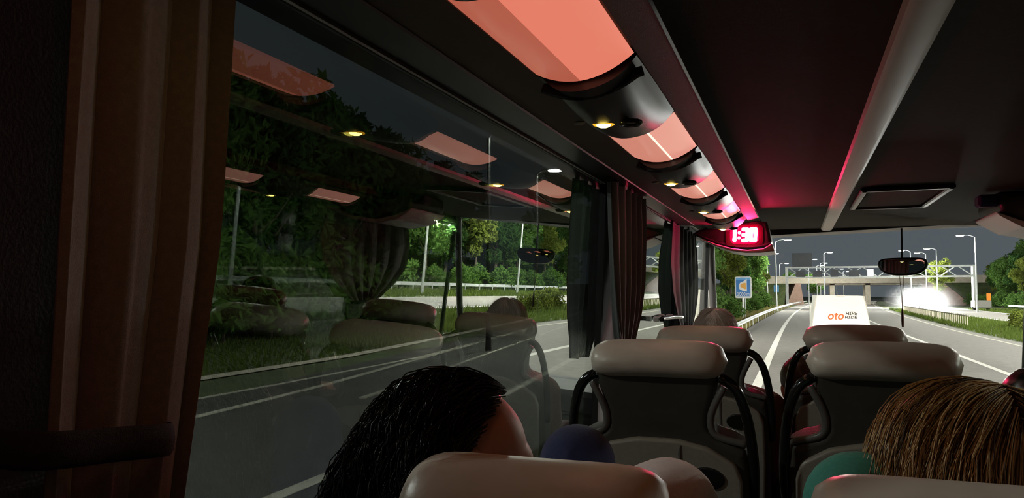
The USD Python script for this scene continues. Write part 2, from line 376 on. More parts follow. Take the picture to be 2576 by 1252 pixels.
def make_lens(name, y0, y1, label, mk, first):
    t = thing(name, label, 'ceiling light')
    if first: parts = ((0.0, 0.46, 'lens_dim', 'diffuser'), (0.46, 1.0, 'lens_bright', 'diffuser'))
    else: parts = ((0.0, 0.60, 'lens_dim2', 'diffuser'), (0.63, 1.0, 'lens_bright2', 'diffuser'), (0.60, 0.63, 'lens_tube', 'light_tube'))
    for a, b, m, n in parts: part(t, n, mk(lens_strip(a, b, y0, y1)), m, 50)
    fr = []
    for yy in (y0, y1):
        fr.append(mk(tube([(X0 + (X1 - X0) * a, yy, lens_z(a) + 0.002) for a in np.linspace(-0.02, 1.02, 12)], 0.004, 6)))
    part(t, 'frame', cat_(fr), 'gloss_black')
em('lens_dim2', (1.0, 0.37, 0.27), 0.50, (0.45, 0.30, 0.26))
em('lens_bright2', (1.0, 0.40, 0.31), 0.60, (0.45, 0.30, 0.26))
def make_unit(yl, y0, y1, label, mk, group=None):
    """service unit between two lenses: bulging black pod, amber reading lamp, air nozzle, call button"""
    t = thing('service_unit', label, 'reading lamp unit', group=group)
    V = []
    for s in np.linspace(0, 1, 15):
        y = y0 + (y1 - y0) * s
        dep = 0.012 + 0.030 * math.sin(math.pi * (0.08 + 0.84 * s)) ** 0.8
        u = np.linspace(-0.04, 1.10, 19)
        low = [(X0 + (X1 - X0) * a, y + 0.02 * (4 * (a - 0.5) ** 2 - 0.5), lens_z(np.clip(a, 0, 1)) - dep * max(0.05, 1 - (2 * (a - 0.52)) ** 4) + (0.02 * max(0, a - 1) / 0.1)) for a in u]
        top = [(X0 + (X1 - X0) * a, y, 2.90) for a in (1.08, 0.5, -0.02)]
        V.append(low + top)
    part(t, 'housing', mk(rings(np.array(V))), 'unit_plastic', 40)
    xl, zl = -0.378, lens_z(0.42) - 0.040
    part(t, 'reading_lamp', mk(blob((xl, yl, zl + 0.002), (0.0165, 0.017, 0.009), 3)), 'amber_core', True)
    ring = trimesh.creation.torus(0.0195, 0.0045, 20, 8); ring.apply_translation((xl, yl, zl + 0.003))
    part(t, 'lamp_bezel', mk(ring), 'amber_rim', True)
    r2 = trimesh.creation.torus(0.019, 0.006, 20, 8); r2.apply_translation((xl + 0.055, yl + 0.02, zl + 0.004))
    nz = cat_([r2] + [box(xl + 0.038, xl + 0.072, yl + 0.014 + d, yl + 0.018 + d, zl + 0.002, zl + 0.01) for d in (-0.006, 0.004, 0.013)])
    part(t, 'air_nozzle', mk(nz), 'gloss_black', 40)
    part(t, 'call_button', mk(blob((xl - 0.05, yl - 0.01, zl + 0.006), (0.012, 0.01, 0.004), 2)), 'grey_plastic', True)
    vis = tube([(X0 + (X1 - X0) * a, y0 + 0.015 + 0.03 * a, lens_z(min(a, 1)) - 0.020) for a in np.linspace(0.02, 1.04, 16)], 0.010, 8)
    part(t, 'visor', mk(vis), 'gloss_black', 40)
ordinal = {-2: 'behind the viewer', -1: 'just above the viewer', 0: 'nearest', 1: 'second', 2: 'third', 3: 'fourth'}
for side in (-1, 1):
    mk = (lambda m: m) if side < 0 else mirror_x
    sd = 'left' if side < 0 else 'right'
    for i in (-2, -1, 0, 1, 2, 3):
        yl = LAMP0 + PERIOD * i
        make_unit(yl, yl - 0.205, yl + 0.255, f'black service unit with glowing amber reading lamp, {ordinal[i]} along the {sd} console', mk)
        make_lens('console_light', yl - 0.66, yl - 0.215, f'glowing salmon lens, {ordinal[i]} along the {sd} console' if i > 0 else f'large salmon lens of two tones, {ordinal[i]} along the {sd} console', mk, i <= 0)
    if side < 0:
        pass

# ---------------------------------------------------------------- clock unit at the front end of the left console
ck = thing('clock_unit', 'dark front unit with glowing red digital clock reading 1:30', 'clock', (0, 4.78, 0))
prof = [(-0.66, 2.86), (-0.62, 2.885), (-0.50, 2.900), (-0.40, 2.905), (-0.34, 2.922), (-0.25, 2.938), (-0.175, 2.925), (-0.158, 2.85), (-0.150, 2.79), (-0.17, 2.770), (-0.26, 2.757), (-0.36, 2.757), (-0.46, 2.777), (-0.56, 2.815), (-0.63, 2.842)]
def yplate0(pr, y0, y1, b, n=110): return mapped(slab(pr, y0, y1, b, n), lambda v: np.c_[v[:, 0], v[:, 2], v[:, 1]])
KS = 4.78 / 5.3                                # the unit was measured at 5.3 m and stands at 4.78 m
def yplate(pr, y0, y1, b, n=110): return yplate0(pr, y0, y1, b, n)
def ckp(pr): return [(a * KS, 2.45 + (b - 2.45) * KS) for a, b in pr]
def cks(m): return mapped(m, lambda v: np.c_[v[:, 0] * KS, v[:, 1], 2.45 + (v[:, 2] - 2.45) * KS])
part(ck, 'housing', yplate(ckp(prof), 0.0, 0.42, 0.02), 'unit_plastic', 50)
lip = [(-0.60, 2.826), (-0.50, 2.786), (-0.40, 2.756), (-0.30, 2.742), (-0.20, 2.750), (-0.158, 2.775), (-0.145, 2.780), (-0.132, 2.730), (-0.22, 2.722), (-0.31, 2.722), (-0.41, 2.738), (-0.51, 2.775), (-0.59, 2.818)]
part(ck, 'lower_lip', yplate(ckp(lip), -0.02, 0.40, 0.006), 'pale_plastic', 50)
def rrect(x0, x1, z0, z1, r=0.01): return list(Polygon([(x0, z0), (x1, z0), (x1, z1), (x0, z1)]).buffer(-r).buffer(r, 6).exterior.coords)[:-1]
part(ck, 'display_window', yplate(ckp(rrect(-0.440, -0.200, 2.770, 2.912, 0.03)), -0.004, 0.012, 0.003, 60), 'display_dim', 40)
part(ck, 'display_glow', yplate(ckp(rrect(-0.412, -0.226, 2.783, 2.896, 0.035)), -0.006, 0.008, 0.002, 60), 'display_red', 40)
def stroke(a, b, r):
    a, b = np.array(a, float), np.array(b, float)
    return tube([(a[0], -0.010, a[1]), ((a[0] + b[0]) / 2, -0.010, (a[1] + b[1]) / 2), (b[0], -0.010, b[1])], r, 10)
def digit(ch, x, z, w, hgt, r, lean=0.10):
    P = lambda u, v: (x + u * w + lean * v * hgt * 0.5, z + v * hgt)
    seg = {'a': ((0, 1), (1, 1)), 'b': ((1, 1), (1, .5)), 'c': ((1, .5), (1, 0)), 'd': ((0, 0), (1, 0)), 'e': ((0, .5), (0, 0)), 'f': ((0, 1), (0, .5)), 'g': ((0, .5), (1, .5))}
    on = {'1': 'bc', '3': 'abcdg', '0': 'abcdef'}[ch]
    return cat_([stroke(P(*seg[s][0]), P(*seg[s][1]), r) for s in on] + [blob((P(*seg[s][k])[0], -0.010, P(*seg[s][k])[1]), (r,) * 3, 1) for s in on for k in (0, 1)])
part(ck, 'digit_one', cks(digit('1', -0.404, 2.808, 0.022, 0.068, 0.0125)), 'digit_red', True)
part(ck, 'colon', cks(cat_([blob((-0.353, -0.010, 2.823), (0.0105, 0.006, 0.0105), 2), blob((-0.350, -0.010, 2.857), (0.0105, 0.006, 0.0105), 2)])), 'digit_red', True)
part(ck, 'digit_three', cks(digit('3', -0.328, 2.806, 0.026, 0.072, 0.0125)), 'digit_red', True)
part(ck, 'digit_zero', cks(digit('0', -0.279, 2.806, 0.028, 0.072, 0.0125)), 'digit_red', True)

# matching unit at the front of the right console with a folded monitor
mu = thing('monitor_unit', 'dark rounded monitor unit with pale lower lip under the right ceiling', 'monitor', (0, 4.35, 0))
mp = [(0.95, 2.955), (0.94, 2.90), (0.95, 2.855), (1.02, 2.80), (1.15, 2.775), (1.35, 2.79), (1.52, 2.85), (1.58, 2.955)]
part(mu, 'housing', yplate(mp, 0.0, 0.5, 0.03), 'unit_plastic', 50)
lp = [(0.92, 2.852), (1.04, 2.800), (1.17, 2.768), (1.35, 2.783), (1.55, 2.845), (1.56, 2.828), (1.36, 2.760), (1.17, 2.742), (1.03, 2.772), (0.93, 2.835)]
part(mu, 'lower_lip', yplate(lp, -0.03, 0.47, 0.006), 'pale_plastic', 50)
part(mu, 'speaker_box', box(0.855, 0.945, 0.02, 0.12, 2.885, 2.945, 0.012), 'cloth_navy')

# ================================================================= OUTSIDE: ROADS AND VERGES
def cx(y): return 0.00017 * max(0.0, y - 42.0) ** 2           # the road bends gently to the right
def ribbon(xa, xb, y0, y1, z, n=60, fn=cx, zb=None):
    """a strip of ground from y0 to y1 between lateral offsets xa(y) and xb(y)"""
    ys = np.linspace(y0, y1, n); f = lambda q, y: q(y) if callable(q) else q
    P = np.array([[(f(xa, y) + fn(y), y, z), (f(xb, y) + fn(y), y, z)] for y in ys])
    v = P.reshape(-1, 3); q = [(2 * i, 2 * i + 1, 2 * i + 3, 2 * i + 2) for i in range(n - 1)]
    lo = v - np.array([0, 0, 0.03 if zb is None else zb]); N = len(v)
    F = q + [(N + a, N + d, N + c, N + b) for a, b, c, d in q]
    F += [(2 * i, 2 * i + 2, N + 2 * i + 2, N + 2 * i) for i in range(n - 1)] + [(2 * i + 1, N + 2 * i + 1, N + 2 * i + 3, 2 * i + 3) for i in range(n - 1)]
    F += [(0, N, N + 1, 1), (2 * n - 2, 2 * n - 1, N + 2 * n - 1, N + 2 * n - 2)]
    t = np.array([(a, b, c) for a, b, c, d in F] + [(a, c, d) for a, b, c, d in F])
    return trimesh.Trimesh(np.vstack([v, lo]), t, process=False)
zero = lambda y: 0.0
struct('ground_verge', box(-260, 320, -60, 900, -0.6, -0.10), 'verge_earth', 'dark grass covered ground beside the roads', cat='ground')
road = struct('road', ribbon(-3.4, lambda y: 10.6 + 0.02 * max(0, y - 60), -40, 420, 0.0, 90), 'asphalt', 'grey asphalt carriageway ahead of the coach', cat='road')
# slip road joining from the left: offsets measured along the left window
sx = np.array([-40, 0, 8, 12, 18, 27, 37, 69, 155.0])
sA = np.interp; A_ = lambda y: float(np.interp(y, sx, [-10.6, -10.9, -11.1, -11.3, -12.1, -13.7, -15.4, -21.1, -37.5]))
B_ = lambda y: float(np.interp(y, sx, [-5.7, -5.8, -6.0, -6.15, -6.8, -7.9, -9.2, -14.5, -31.0]))
C_ = lambda y: float(np.interp(y, sx, [-15.9, -16.2, -16.3, -16.35, -16.5, -17.0, -18.6, -24.4, -42.0]))
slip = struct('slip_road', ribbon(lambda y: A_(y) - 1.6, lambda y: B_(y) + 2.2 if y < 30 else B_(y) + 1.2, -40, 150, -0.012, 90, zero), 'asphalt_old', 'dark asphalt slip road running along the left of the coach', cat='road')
onc = struct('oncoming_road', ribbon(17.4, 24.6, -40, 420, -0.005, 80), 'asphalt', 'pale lit carriageway of the oncoming traffic', cat='road')
def lines(parent, off, w, y0, y1, mat='line_paint', fn=cx, z=0.006, dash=None):
    g = (lambda y: off(y)) if callable(off) else (lambda y: off)
    if dash is None:
        part(parent, 'lane_line', ribbon(lambda y: g(y) - w / 2, lambda y: g(y) + w / 2, y0, y1, z, 60, fn, 0.005), mat, False)
    else:
        y = y0
        while y < y1:
            part(parent, 'lane_line', ribbon(lambda q: g(q) - w / 2, lambda q: g(q) + w / 2, y, y + dash[0], z, 4, fn, 0.005), mat, False); y += dash[0] + dash[1]
lines(road, -1.06, 0.26, -40, 400)
lines(road, 6.05, 0.22, -40, 200)
lines(road, 2.45, 0.14, -4, 200, dash=(4, 8))
lines(road, lambda y: 9.9 + 0.02 * max(0, y - 60), 0.20, -40, 300, 'line_paint_worn')
lines(slip, A_, 0.24, -40, 150, 'line_paint_worn', zero, -0.004)
lines(slip, B_, 0.24, -40, 60, 'line_paint_worn', zero, -0.004)
lines(slip, lambda y: C_(y) + 3.1, 0.2, -40, 150, 'line_paint_worn', zero, -0.004)
lines(onc, 17.9, 0.2, -40, 300, 'line_paint', cx, 0.002); lines(onc, 24.2, 0.2, -40, 300, 'line_paint', cx, 0.002)
struct('verge_path', ribbon(lambda y: C_(y) - 0.45, lambda y: C_(y) + 0.1, -40, 150, -0.03, 80, zero), 'concrete', 'pale kerb on the far side of the slip road', cat='kerb')
struct('slip_kerb', ribbon(lambda y: A_(y) + 2.05, lambda y: A_(y) + 2.2, 16, 110, 0.02, 60, zero), 'line_paint_worn', 'pale divider line between slip road lanes', cat='kerb')
# grass verges: blades in clumps, nobody could count them
def grass(name, pts, hmin, hmax, mat, label, w=0.05):
    n = len(pts); P = np.zeros((n, 3, 3)); a = rng.uniform(0, 6.28, n); h = rng.uniform(hmin, hmax, n)
    d = np.c_[np.cos(a), np.sin(a), np.zeros(n)]; tip = np.c_[rng.normal(0, 0.25, n) * h, rng.normal(0, 0.25, n) * h, h]
    P[:, 0] = pts - d * w; P[:, 1] = pts + d * w; P[:, 2] = pts + tip
    return solo(name, trimesh.Trimesh(P.reshape(-1, 3), np.arange(3 * n).reshape(-1, 3), process=False), mat, label, 'grass', False, kind='stuff')
def scatter(n, xa, xb, y0, y1, fn=cx, bias=1.6):
    y = y0 + (y1 - y0) * rng.random(n) ** bias; u = rng.random(n)
    x = np.array([(xa(q) if callable(xa) else xa) * (1 - t) + (xb(q) if callable(xb) else xb) * t + fn(q) for q, t in zip(y, u)])
    return np.c_[x, y, np.full(n, -0.11)]
grass('median_grass', scatter(16000, lambda y: 11.2 + 0.02 * max(0, y - 60), 17.2, 25, 150), 0.12, 0.42, 'grass_blade', 'short green grass growing on the central reservation', 0.05)
grass('verge_grass', scatter(15000, -9.5, -3.6, 40, 170), 0.15, 0.55, 'grass_dry', 'yellowish dry grass on the left verge behind the guard rail', 0.06)
grass('slip_grass', scatter(14000, lambda y: C_(y) - 14, lambda y: C_(y) - 0.5, 5, 90, zero), 0.10, 0.35, 'grass_blade', 'green grass beyond the slip road on the left', 0.05)
grass('far_verge_grass', scatter(14000, 25.2, 31.5, 10, 150), 0.12, 0.45, 'grass_blade', 'green grass strip beyond the oncoming carriageway', 0.06)

# guard rails
def guardrail(label, off, y0, y1, fn, step=4.0, h=0.72, mat='galvanised'):
    t = thing('guard_rail', label, 'guard rail')
    g = off if callable(off) else (lambda y: off)
    ys = np.arange(y0, y1 + 0.1, 3.0)
    sec = [(0.0, h), (0.05, h - 0.04), (0.05, h - 0.10), (0.01, h - 0.15), (0.05, h - 0.20), (0.05, h - 0.26), (0.0, h - 0.31), (-0.015, h - 0.31), (-0.015, h)]
    part(t, 'beam', rings(np.array([[(g(y) + fn(y) + a, y, b) for a, b in sec] for y in ys])), mat, 30)
    y = y0 + 0.5
    while y < min(y1, y0 + 100):
        x = g(y) + fn(y); part(t, 'post', box(x - 0.07, x - 0.02, y - 0.05, y + 0.05, -0.1, h - 0.05), mat, False); y += step
    x = g(y0) + fn(y0)
    part(t, 'end_piece', hexa([(x - 0.02, y0, h), (x + 0.06, y0, h), (x - 0.02, y0, h - 0.32), (x + 0.06, y0, h - 0.32), (x - 0.02, y0 - 4.5, 0.08), (x + 0.05, y0 - 4.5, 0.08)]), mat, False)
    return t
guardrail('steel guard rail along the left shoulder below the blue sign', -3.5, 42, 230, cx)
guardrail('low steel rail along the far side of the oncoming carriageway', 31.2, 18, 150, cx)
# median fence of short leaning slats
mf = thing('median_fence', 'low fence of thin pale bars on the central reservation', 'fence')
fy = np.arange(70, 130, 1.1)
for y in fy:
    x = 12.3 + cx(y) + 0.02 * max(0, y - 60)
    part(mf, 'bar', box(x - 0.04, x + 0.04, y - 0.05, y + 0.05, -0.1, 0.75), 'concrete', False)
part(mf, 'top_rail', tube([(12.3 + cx(y) + 0.02 * max(0, y - 60), y, 0.74) for y in np.arange(69, 131, 2.0)], 0.05, 6), 'concrete', False)

# ---------------------------------------------------------------- street lamps
def lamp_post(label, x, y, head, hgt=10.5, double=False, far=False, size=1.0, mat=None, dark=False):
    """head: lateral reach of the arm (signed)"""
    t = thing('street_lamp', label, 'street lamp', (x, y, -0.1))
    part(t, 'pole', tube([(0, 0, 0), (0, 0, 1.0), (0, 0, 5), (0, 0, hgt - 0.05)], [0.15, 0.12, 0.10, 0.075], 8), 'black_plastic' if dark else 'galvanised', 40)
    for s in ([head, -head] if double else [head]):
        part(t, 'arm', tube(spline([(0, 0, hgt - 0.1), (s * 0.3, 0, hgt + 0.15), (s * 0.8, 0, hgt + 0.24)], 8), 0.05, 6), 'black_plastic' if dark else 'galvanised', 40)
        u = 1 if s > 0 else -1
        part(t, 'lamp_head', box(*sorted((s * 0.8, s * 0.8 + u * 1.0 * size)), -0.24 * size, 0.24 * size, hgt + 0.17, hgt + 0.33, 0.05), 'grey_plastic', 30)
        xm = s * 0.8 + u * 0.5 * size
        part(t, 'lamp_lens', blob((xm, 0, hgt + 0.165), (0.46 * size, 0.22 * size, 0.10 * size), 2), mat or ('street_lens_far' if far else 'street_lens'), True)
    return t
place = [('first beside the front left door', -2.9, 122, 1.6), ('second along the left verge', -5.5, 162, 1.6), ('third along the left verge', -4.2, 215, 1.6)]
for lab, x, y, s in place: lamp_post(f'tall street lamp on the left verge, {lab}', x, y, s)
for lab, x, y, hgt, s in (('leftmost of the far row over the gantry', 2.6, 192, 10.5, 1.2), ('second of the far row over the gantry', 5.4, 236, 10.6, 1.2), ('small one between the gantry signs', 5.0, 160, 10.4, 0.8), ('fourth of the far row', 5.9, 219, 10.6, 1.0), ('just above the third gantry panel', 12.0, 268, 10.5, 1.4), ('just above the fourth gantry panel', 15.6, 300, 10.6, 1.4)):
    lamp_post(f'distant street lamp, {lab}', x, y, s, hgt, far=True)
for lab, x, y, s, hgt in (('with a slim pole standing right of the interior mirror', 22.9, 120, -1.6, 10.4), ('just left of the mirror rod', 19.7, 158, -1.2, 10.4), ('small one behind the interior mirror', 23.6, 168, -1.2, 10.4), ('between the mirror and the pale green shrub', 23.2, 153, -1.2, 10.4), ('with a tall pale pole at the right edge', 26.4, 100, -1.6, 11.4)):
    lamp_post(f'street lamp beyond the oncoming carriageway, {lab}', x, y, s, hgt)
for lab, y in (('abreast of the second coach seats', 14), ('ahead of the coach nose', 34), ('halfway to the tall pale pole', 57), ('nearest to the tall pale pole', 80)):
    lamp_post(f'street lamp lighting the right hand tree bank, {lab}', 27.5, y, -1.6, 11.2, mat='street_right')
lamp_post('street lamp over the slip road, shining through the head of the long left window', -12.76, 31.5, 0.8, 9.55, dark=True)
lamp_post('street lamp over the slip road, second along the left window', -14.0, 42.0, 0.8, 9.5, dark=True)
lamp_post('street lamp far to the left beyond the slip road', -37.8, 74.7, 1.0, 10.3, far=True, dark=True)
lamp_post('street lamp far to the left, next beyond it', -38.6, 79.5, 1.0, 10.3, far=True, dark=True)
lamp_post('street lamp over the slip road, abreast of the third row of seats', -15.5, 4.0, 1.6, 9.0, mat='street_side')
lamp_post('street lamp beside the viewer over the slip road', -12.5, -7.0, 1.6, 9.0, mat='street_side')

# ---------------------------------------------------------------- signs, gantry and bridge
sg = thing('service_sign', 'blue roadside sign with white and yellow half shape on a white post', 'road sign', (-5.15, 82, 0))
P2 = lambda pr, y0, y1, b=0.004, n=60: yplate(pr, y0, y1, b, n)
part(sg, 'board', P2(rrect(-0.82, 0.82, 2.05, 4.25, 0.16), 0.0, 0.05, 0.01), 'sign_white', 40)
part(sg, 'blue_field', P2(rrect(-0.70, 0.70, 2.25, 4.02, 0.06), -0.012, 0.0, 0.003), 'sign_blue', 40)
part(sg, 'pale_header', P2(rrect(-0.70, 0.70, 3.93, 4.16, 0.04), -0.014, 0.0, 0.003), 'sign_blue_light', 40)
part(sg, 'emblem', P2([(0.36, 2.72), (0.36, 4.05), (0.10, 3.82), (-0.30, 3.62), (-0.42, 3.42), (-0.44, 3.15), (-0.34, 2.95), (0.0, 2.78)], -0.024, -0.010, 0.003), 'sign_white', 40)
part(sg, 'emblem_core', P2([(0.26, 2.98), (0.26, 3.62), (0.0, 3.60), (-0.24, 3.46), (-0.27, 3.22), (-0.05, 3.10), (0.15, 2.98)], -0.034, -0.022, 0.003), 'sign_yellow', 40)
part(sg, 'lettering', text_on('1000 m', 0.36, 0.012, (-0.60, -0.012, 2.30), True, 1.2), 'sign_white', False)
part(sg, 'post', tube([(-0.06, 0.03, -0.1), (-0.04, 0.03, 1.0), (-0.02, 0.03, 2.1)], 0.11, 8), 'sign_white', 40)
part(sg, 'rear_post', tube([(0.18, 0.12, -0.1), (0.18, 0.12, 2.0), (0.18, 0.12, 4.0)], 0.05, 8), 'galvanised', 40)
s2 = thing('small_sign', 'small distant pale blue roadside sign beside the left lamp pole', 'road sign', (-3.55, 150, 0))
part(s2, 'board', P2(rrect(-0.45, 0.45, 2.85, 4.15, 0.1), 0.0, 0.04, 0.008), 'sign_blue_light', 40)
part(s2, 'post', tube([(0, 0.06, -0.1), (0, 0.06, 1.5), (0, 0.06, 3.6)], 0.05, 8), 'galvanised', 40)
YG = 150.0
ga = thing('sign_gantry', 'pale lattice sign gantry spanning the road before the bridge', 'gantry', (0, YG, 0))
gx0, gx1, gz0, gz1 = -1.4, 28.3, 5.55, 7.35
def beam(a, b, w=0.16): return tube([a, (np.array(a) + np.array(b)) / 2, b], w, 4)
for z in (gz0, gz1):
    for yy in (0.0, 1.4): part(ga, 'chord', box(gx0, gx1, yy - 0.13, yy + 0.13, z - 0.13, z + 0.13), 'galvanised', False)
xs = np.linspace(gx0, gx1, 13)
for i in range(12):
    part(ga, 'diagonal', beam((xs[i], 0, gz1), (xs[i + 1], 0, gz0), 0.10), 'galvanised', False)
    if i % 2 == 0: part(ga, 'diagonal', beam((xs[i], 1.4, gz0), (xs[i + 1], 1.4, gz1), 0.09), 'galvanised', False)
for x in (gx0 - 0.3, gx1 + 0.1): part(ga, 'leg', box(x - 0.25, x + 0.25, -0.1, 1.5, -0.1, gz1 + 0.13), 'galvanised', False)
for (x0, x1, z0, z1) in ((-0.7, 2.7, 7.45, 9.95), (-0.1, 1.45, 5.6, 6.75), (2.75, 4.3, 5.6, 6.75), (5.75, 7.0, 5.6, 6.9), (8.7, 10.4, 5.6, 6.8)):
    part(ga, 'sign_panel', box(x0, x1, -0.42, -0.30, z0, z1, 0.02), 'sign_grey', False)
part(ga, 'lit_panel', box(11.75, 12.75, -0.45, -0.30, 5.7, 6.9, 0.02), 'sign_lit', False, label='small bright white lit panel')
YB2 = 205.0
br = thing('overpass', 'pale concrete road overpass with central pier behind the gantry', 'bridge', (0, YB2, 0))
part(br, 'deck', box(-12, 52, 0, 10, 5.35, 6.1), 'concrete', False)
part(br, 'edge_beam', box(-12, 52, -0.35, 0.0, 5.15, 6.15), 'concrete', False)
part(br, 'parapet', box(-12, 52, -0.2, 0.1, 6.15, 6.95), 'concrete', False)
part(br, 'soffit_beam', box(4.9, 30, 1.0, 9.0, 4.75, 5.35), 'concrete', False)
for x in (16.2, 8.2, 30.5): part(br, 'pier', box(x - 0.55, x + 0.55, 1.0, 8.5, -0.2, 5.4), 'concrete', False)
part(br, 'abutment', hexa([(-2.4, -0.6, -0.2), (1.6, -0.6, -0.2), (-0.3, -0.4, 5.2), (0.9, -0.4, 5.2), (-4, 10, -0.2), (1.6, 10, -0.2), (-2, 10, 5.2), (0.9, 10, 5.2)]), 'concrete_red', False)
part(br, 'abutment', hexa([(29.2, -0.6, -0.2), (38.6, -0.6, -0.2), (29.2, -0.4, 5.2), (32.2, -0.4, 5.2), (29.2, 10, -0.2), (38.6, 10, -0.2), (29.2, 10, 5.2), (32.2, 10, 5.2)]), 'concrete_red', False)
for nme, pts in (('embankment', [(-60, -4, -0.3), (-3, -4, -0.3), (-60, 2, 5.3), (-2.5, 0.0, 5.3), (-60, 14, -0.3), (-3, 14, -0.3)]), ('embankment', [(38, -4, -0.3), (110, -4, -0.3), (32.5, 0, 5.3), (110, 2, 5.3), (38, 14, -0.3), (110, 14, -0.3)])):
    p = hexa(pts); p.apply_translation((0, YB2, 0))
    struct(nme, p, 'verge_earth', f'grassy embankment carrying the overpass on the {"left" if pts[0][0] < 0 else "right"}', cat='embankment')

# ---------------------------------------------------------------- vehicles
tk = thing('hire_truck', 'white box truck ahead with orange and dark hire lettering', 'truck', (1.38, 28.5, 0))
tb = np.array([(-0.92, 0, 1.0), (0.90, 0, 1.0), (-0.88, 0, 1.55), (0.88, 0, 1.55), (-0.73, 0.28, 2.395), (0.73, 0.28, 2.395), (-0.95, 5, 1.0), (0.95, 5, 1.0), (-0.80, 5, 2.42), (0.80, 5, 2.42), (-0.95, 0.05, 0.75), (0.95, 0.05, 0.75), (-0.95, 5, 0.75), (0.95, 5, 0.75)])
part(tk, 'box_body', hexa(tb), 'truck_white', 20)
part(tk, 'chassis', cat_([box(-0.85, 0.85, 0.1, 6.5, 0.45, 0.75), box(-0.98, 0.98, -0.08, 0.08, 0.50, 0.68, 0.02)]), 'truck_grey', False)
part(tk, 'cab', box(-0.9, 0.9, 5.0, 6.8, 0.5, 2.1, 0.12), 'truck_white', 30)
part(tk, 'roof_lamp', box(-0.13, 0.16, 0.22, 0.34, 2.385, 2.43, 0.01), 'truck_grey', False)
for s in (-1, 1):
    part(tk, 'corner_trim', hexa([(s * 0.93, -0.02, 1.0), (s * 0.97, -0.02, 1.0), (s * 0.735, 0.26, 2.39), (s * 0.775, 0.26, 2.39), (s * 0.93, 0.06, 1.0), (s * 0.97, 0.06, 1.0), (s * 0.735, 0.34, 2.39), (s * 0.775, 0.34, 2.39)]), 'truck_grey', False)
    part(tk, 'tail_lamp', box(*sorted((s * 0.78, s * 0.92)), -0.02, 0.04, 0.78, 0.95, 0.01), 'tail_red', False)
    for yy in (0.9, 5.7):
        w = trimesh.creation.cylinder(0.38, 0.24, sections=24); w.apply_transform(trimesh.transformations.rotation_matrix(np.pi / 2, (0, 1, 0))); w.apply_translation((s * 0.76, yy, 0.38))
        part(tk, 'wheel', w, 'rubber', 40)
nrm = np.array([0, -0.845, 0.28]); nrm /= np.linalg.norm(nrm); upv = np.array([0, 0.28, 0.845]); upv /= np.linalg.norm(upv)
def on_rear(u, z): return np.array([u, (z - 1.55) / 0.845 * 0.28, z]) + nrm * 0.004
part(tk, 'orange_logo', cat_([text_on('oto', 0.235, 0.008, on_rear(-0.42, 1.60), True, 0.50, 0.22, up=upv, out=nrm)] + []), 'logo_orange', False)
part(tk, 'lettering', cat_([text_on('HIRE', 0.115, 0.008, on_rear(0.16, 1.745), True, 0.36, 0.15, up=upv, out=nrm), text_on('RIDE', 0.085, 0.008, on_rear(0.13, 1.63), True, 0.38, 0.15, up=upv, out=nrm)]), 'logo_dark', False)
def car(label, x, y, lamp_r, big=False):
    t = thing('oncoming_car' if not big else 'oncoming_lorry', label, 'car' if not big else 'lorry', (x, y, 0))
    if big:
        part(t, 'cab', cat_([box(-1.2, 1.2, 0, 2.2, 0.5, 3.2, 0.15), box(-1.25, 1.25, 2.4, 11, 1.0, 3.6, 0.05)]), 'car_paint', 30); hz = 0.95
    else:
        bd = cat_([box(-0.9, 0.9, 0, 4.2, 0.25, 0.85, 0.1), hexa([(-0.8, 1.0, 0.8), (0.8, 1.0, 0.8), (-0.62, 1.9, 1.42), (0.62, 1.9, 1.42), (-0.62, 3.2, 1.42), (0.62, 3.2, 1.42), (-0.8, 4.0, 0.8), (0.8, 4.0, 0.8)])]); part(t, 'body', bd, 'car_paint', 30); hz = 0.66
    for s in (-1, 1):
        part(t, 'headlamp', blob((s * (0.68 if not big else 0.95), -0.03, hz), (lamp_r * 1.3, 0.06, lamp_r), 2), 'headlamp', True)
        for yy in ((0.8, 3.4) if not big else (1.1, 8.5)):
            w = trimesh.creation.cylinder(0.32 if not big else 0.5, 0.22, sections=20); w.apply_transform(trimesh.transformations.rotation_matrix(np.pi / 2, (0, 1, 0))); w.apply_translation((s * (0.8 if not big else 1.05), yy, 0.32 if not big else 0.5))
            part(t, 'wheel', w, 'rubber', 40)
    if big:
        part(t, 'roof_lamp_bar', cat_([blob((u, -0.03, 2.95), (0.16, 0.06, 0.12), 2) for u in np.linspace(-0.95, 0.95, 5)]), 'headlamp', True)
    return t
car('dark car with dazzling headlamps, nearest in the oncoming lane', 19.0 + cx(128) - 2.3, 128, 0.16)
car('dark car with dazzling headlamps, second in the oncoming lane', 19.6 + cx(142) - 1.6, 142, 0.16)
car('dark car with dazzling headlamps in the far oncoming lane', 22.6 + cx(150) - 2.0, 150, 0.16)
car('tall lorry with headlamps and a roof lamp bar in the oncoming lane', 20.5 + cx(165) - 1.8, 165, 0.2, True)
MC, MR = (18.4, 138, 1.2), (6.0, 24, 4.2)
mist = usdkit.material(stage, '/World/Looks/mist', {'g': ('geometry', {}), 's': ('vector_math', dict(math_type='subtract', vector2=MC)), 'd': ('vector_math', dict(math_type='divide', vector2=MR)), 'l': ('vector_math', dict(math_type='length')),
    'o': ('math', dict(math_type='subtract', value1=1.0, use_clamp=True)), 'p': ('math', dict(math_type='power', value2=2.8)), 'k': ('math', dict(math_type='multiply', value2=0.06)), 'v': ('principled_volume', dict(color=(1, 1, 1), anisotropy=0.55))},
    [('g.position', 's.vector1'), ('s.vector', 'd.vector1'), ('d.vector', 'l.vector1'), ('l.value', 'o.value2'), ('o.value', 'p.value1'), ('p.value', 'k.value1'), ('k.value', 'v.density')], volume='v.volume')
MAT['mist'] = mist
solo('mist', blob(MC, MR, 3), 'mist', 'bright mist lit by the oncoming headlamps', 'mist', True, kind='stuff')
wk = thing('roadworks_trailer', 'grey trailer with orange lamp parked before the right trees', 'trailer', (27.6, 140, 0))
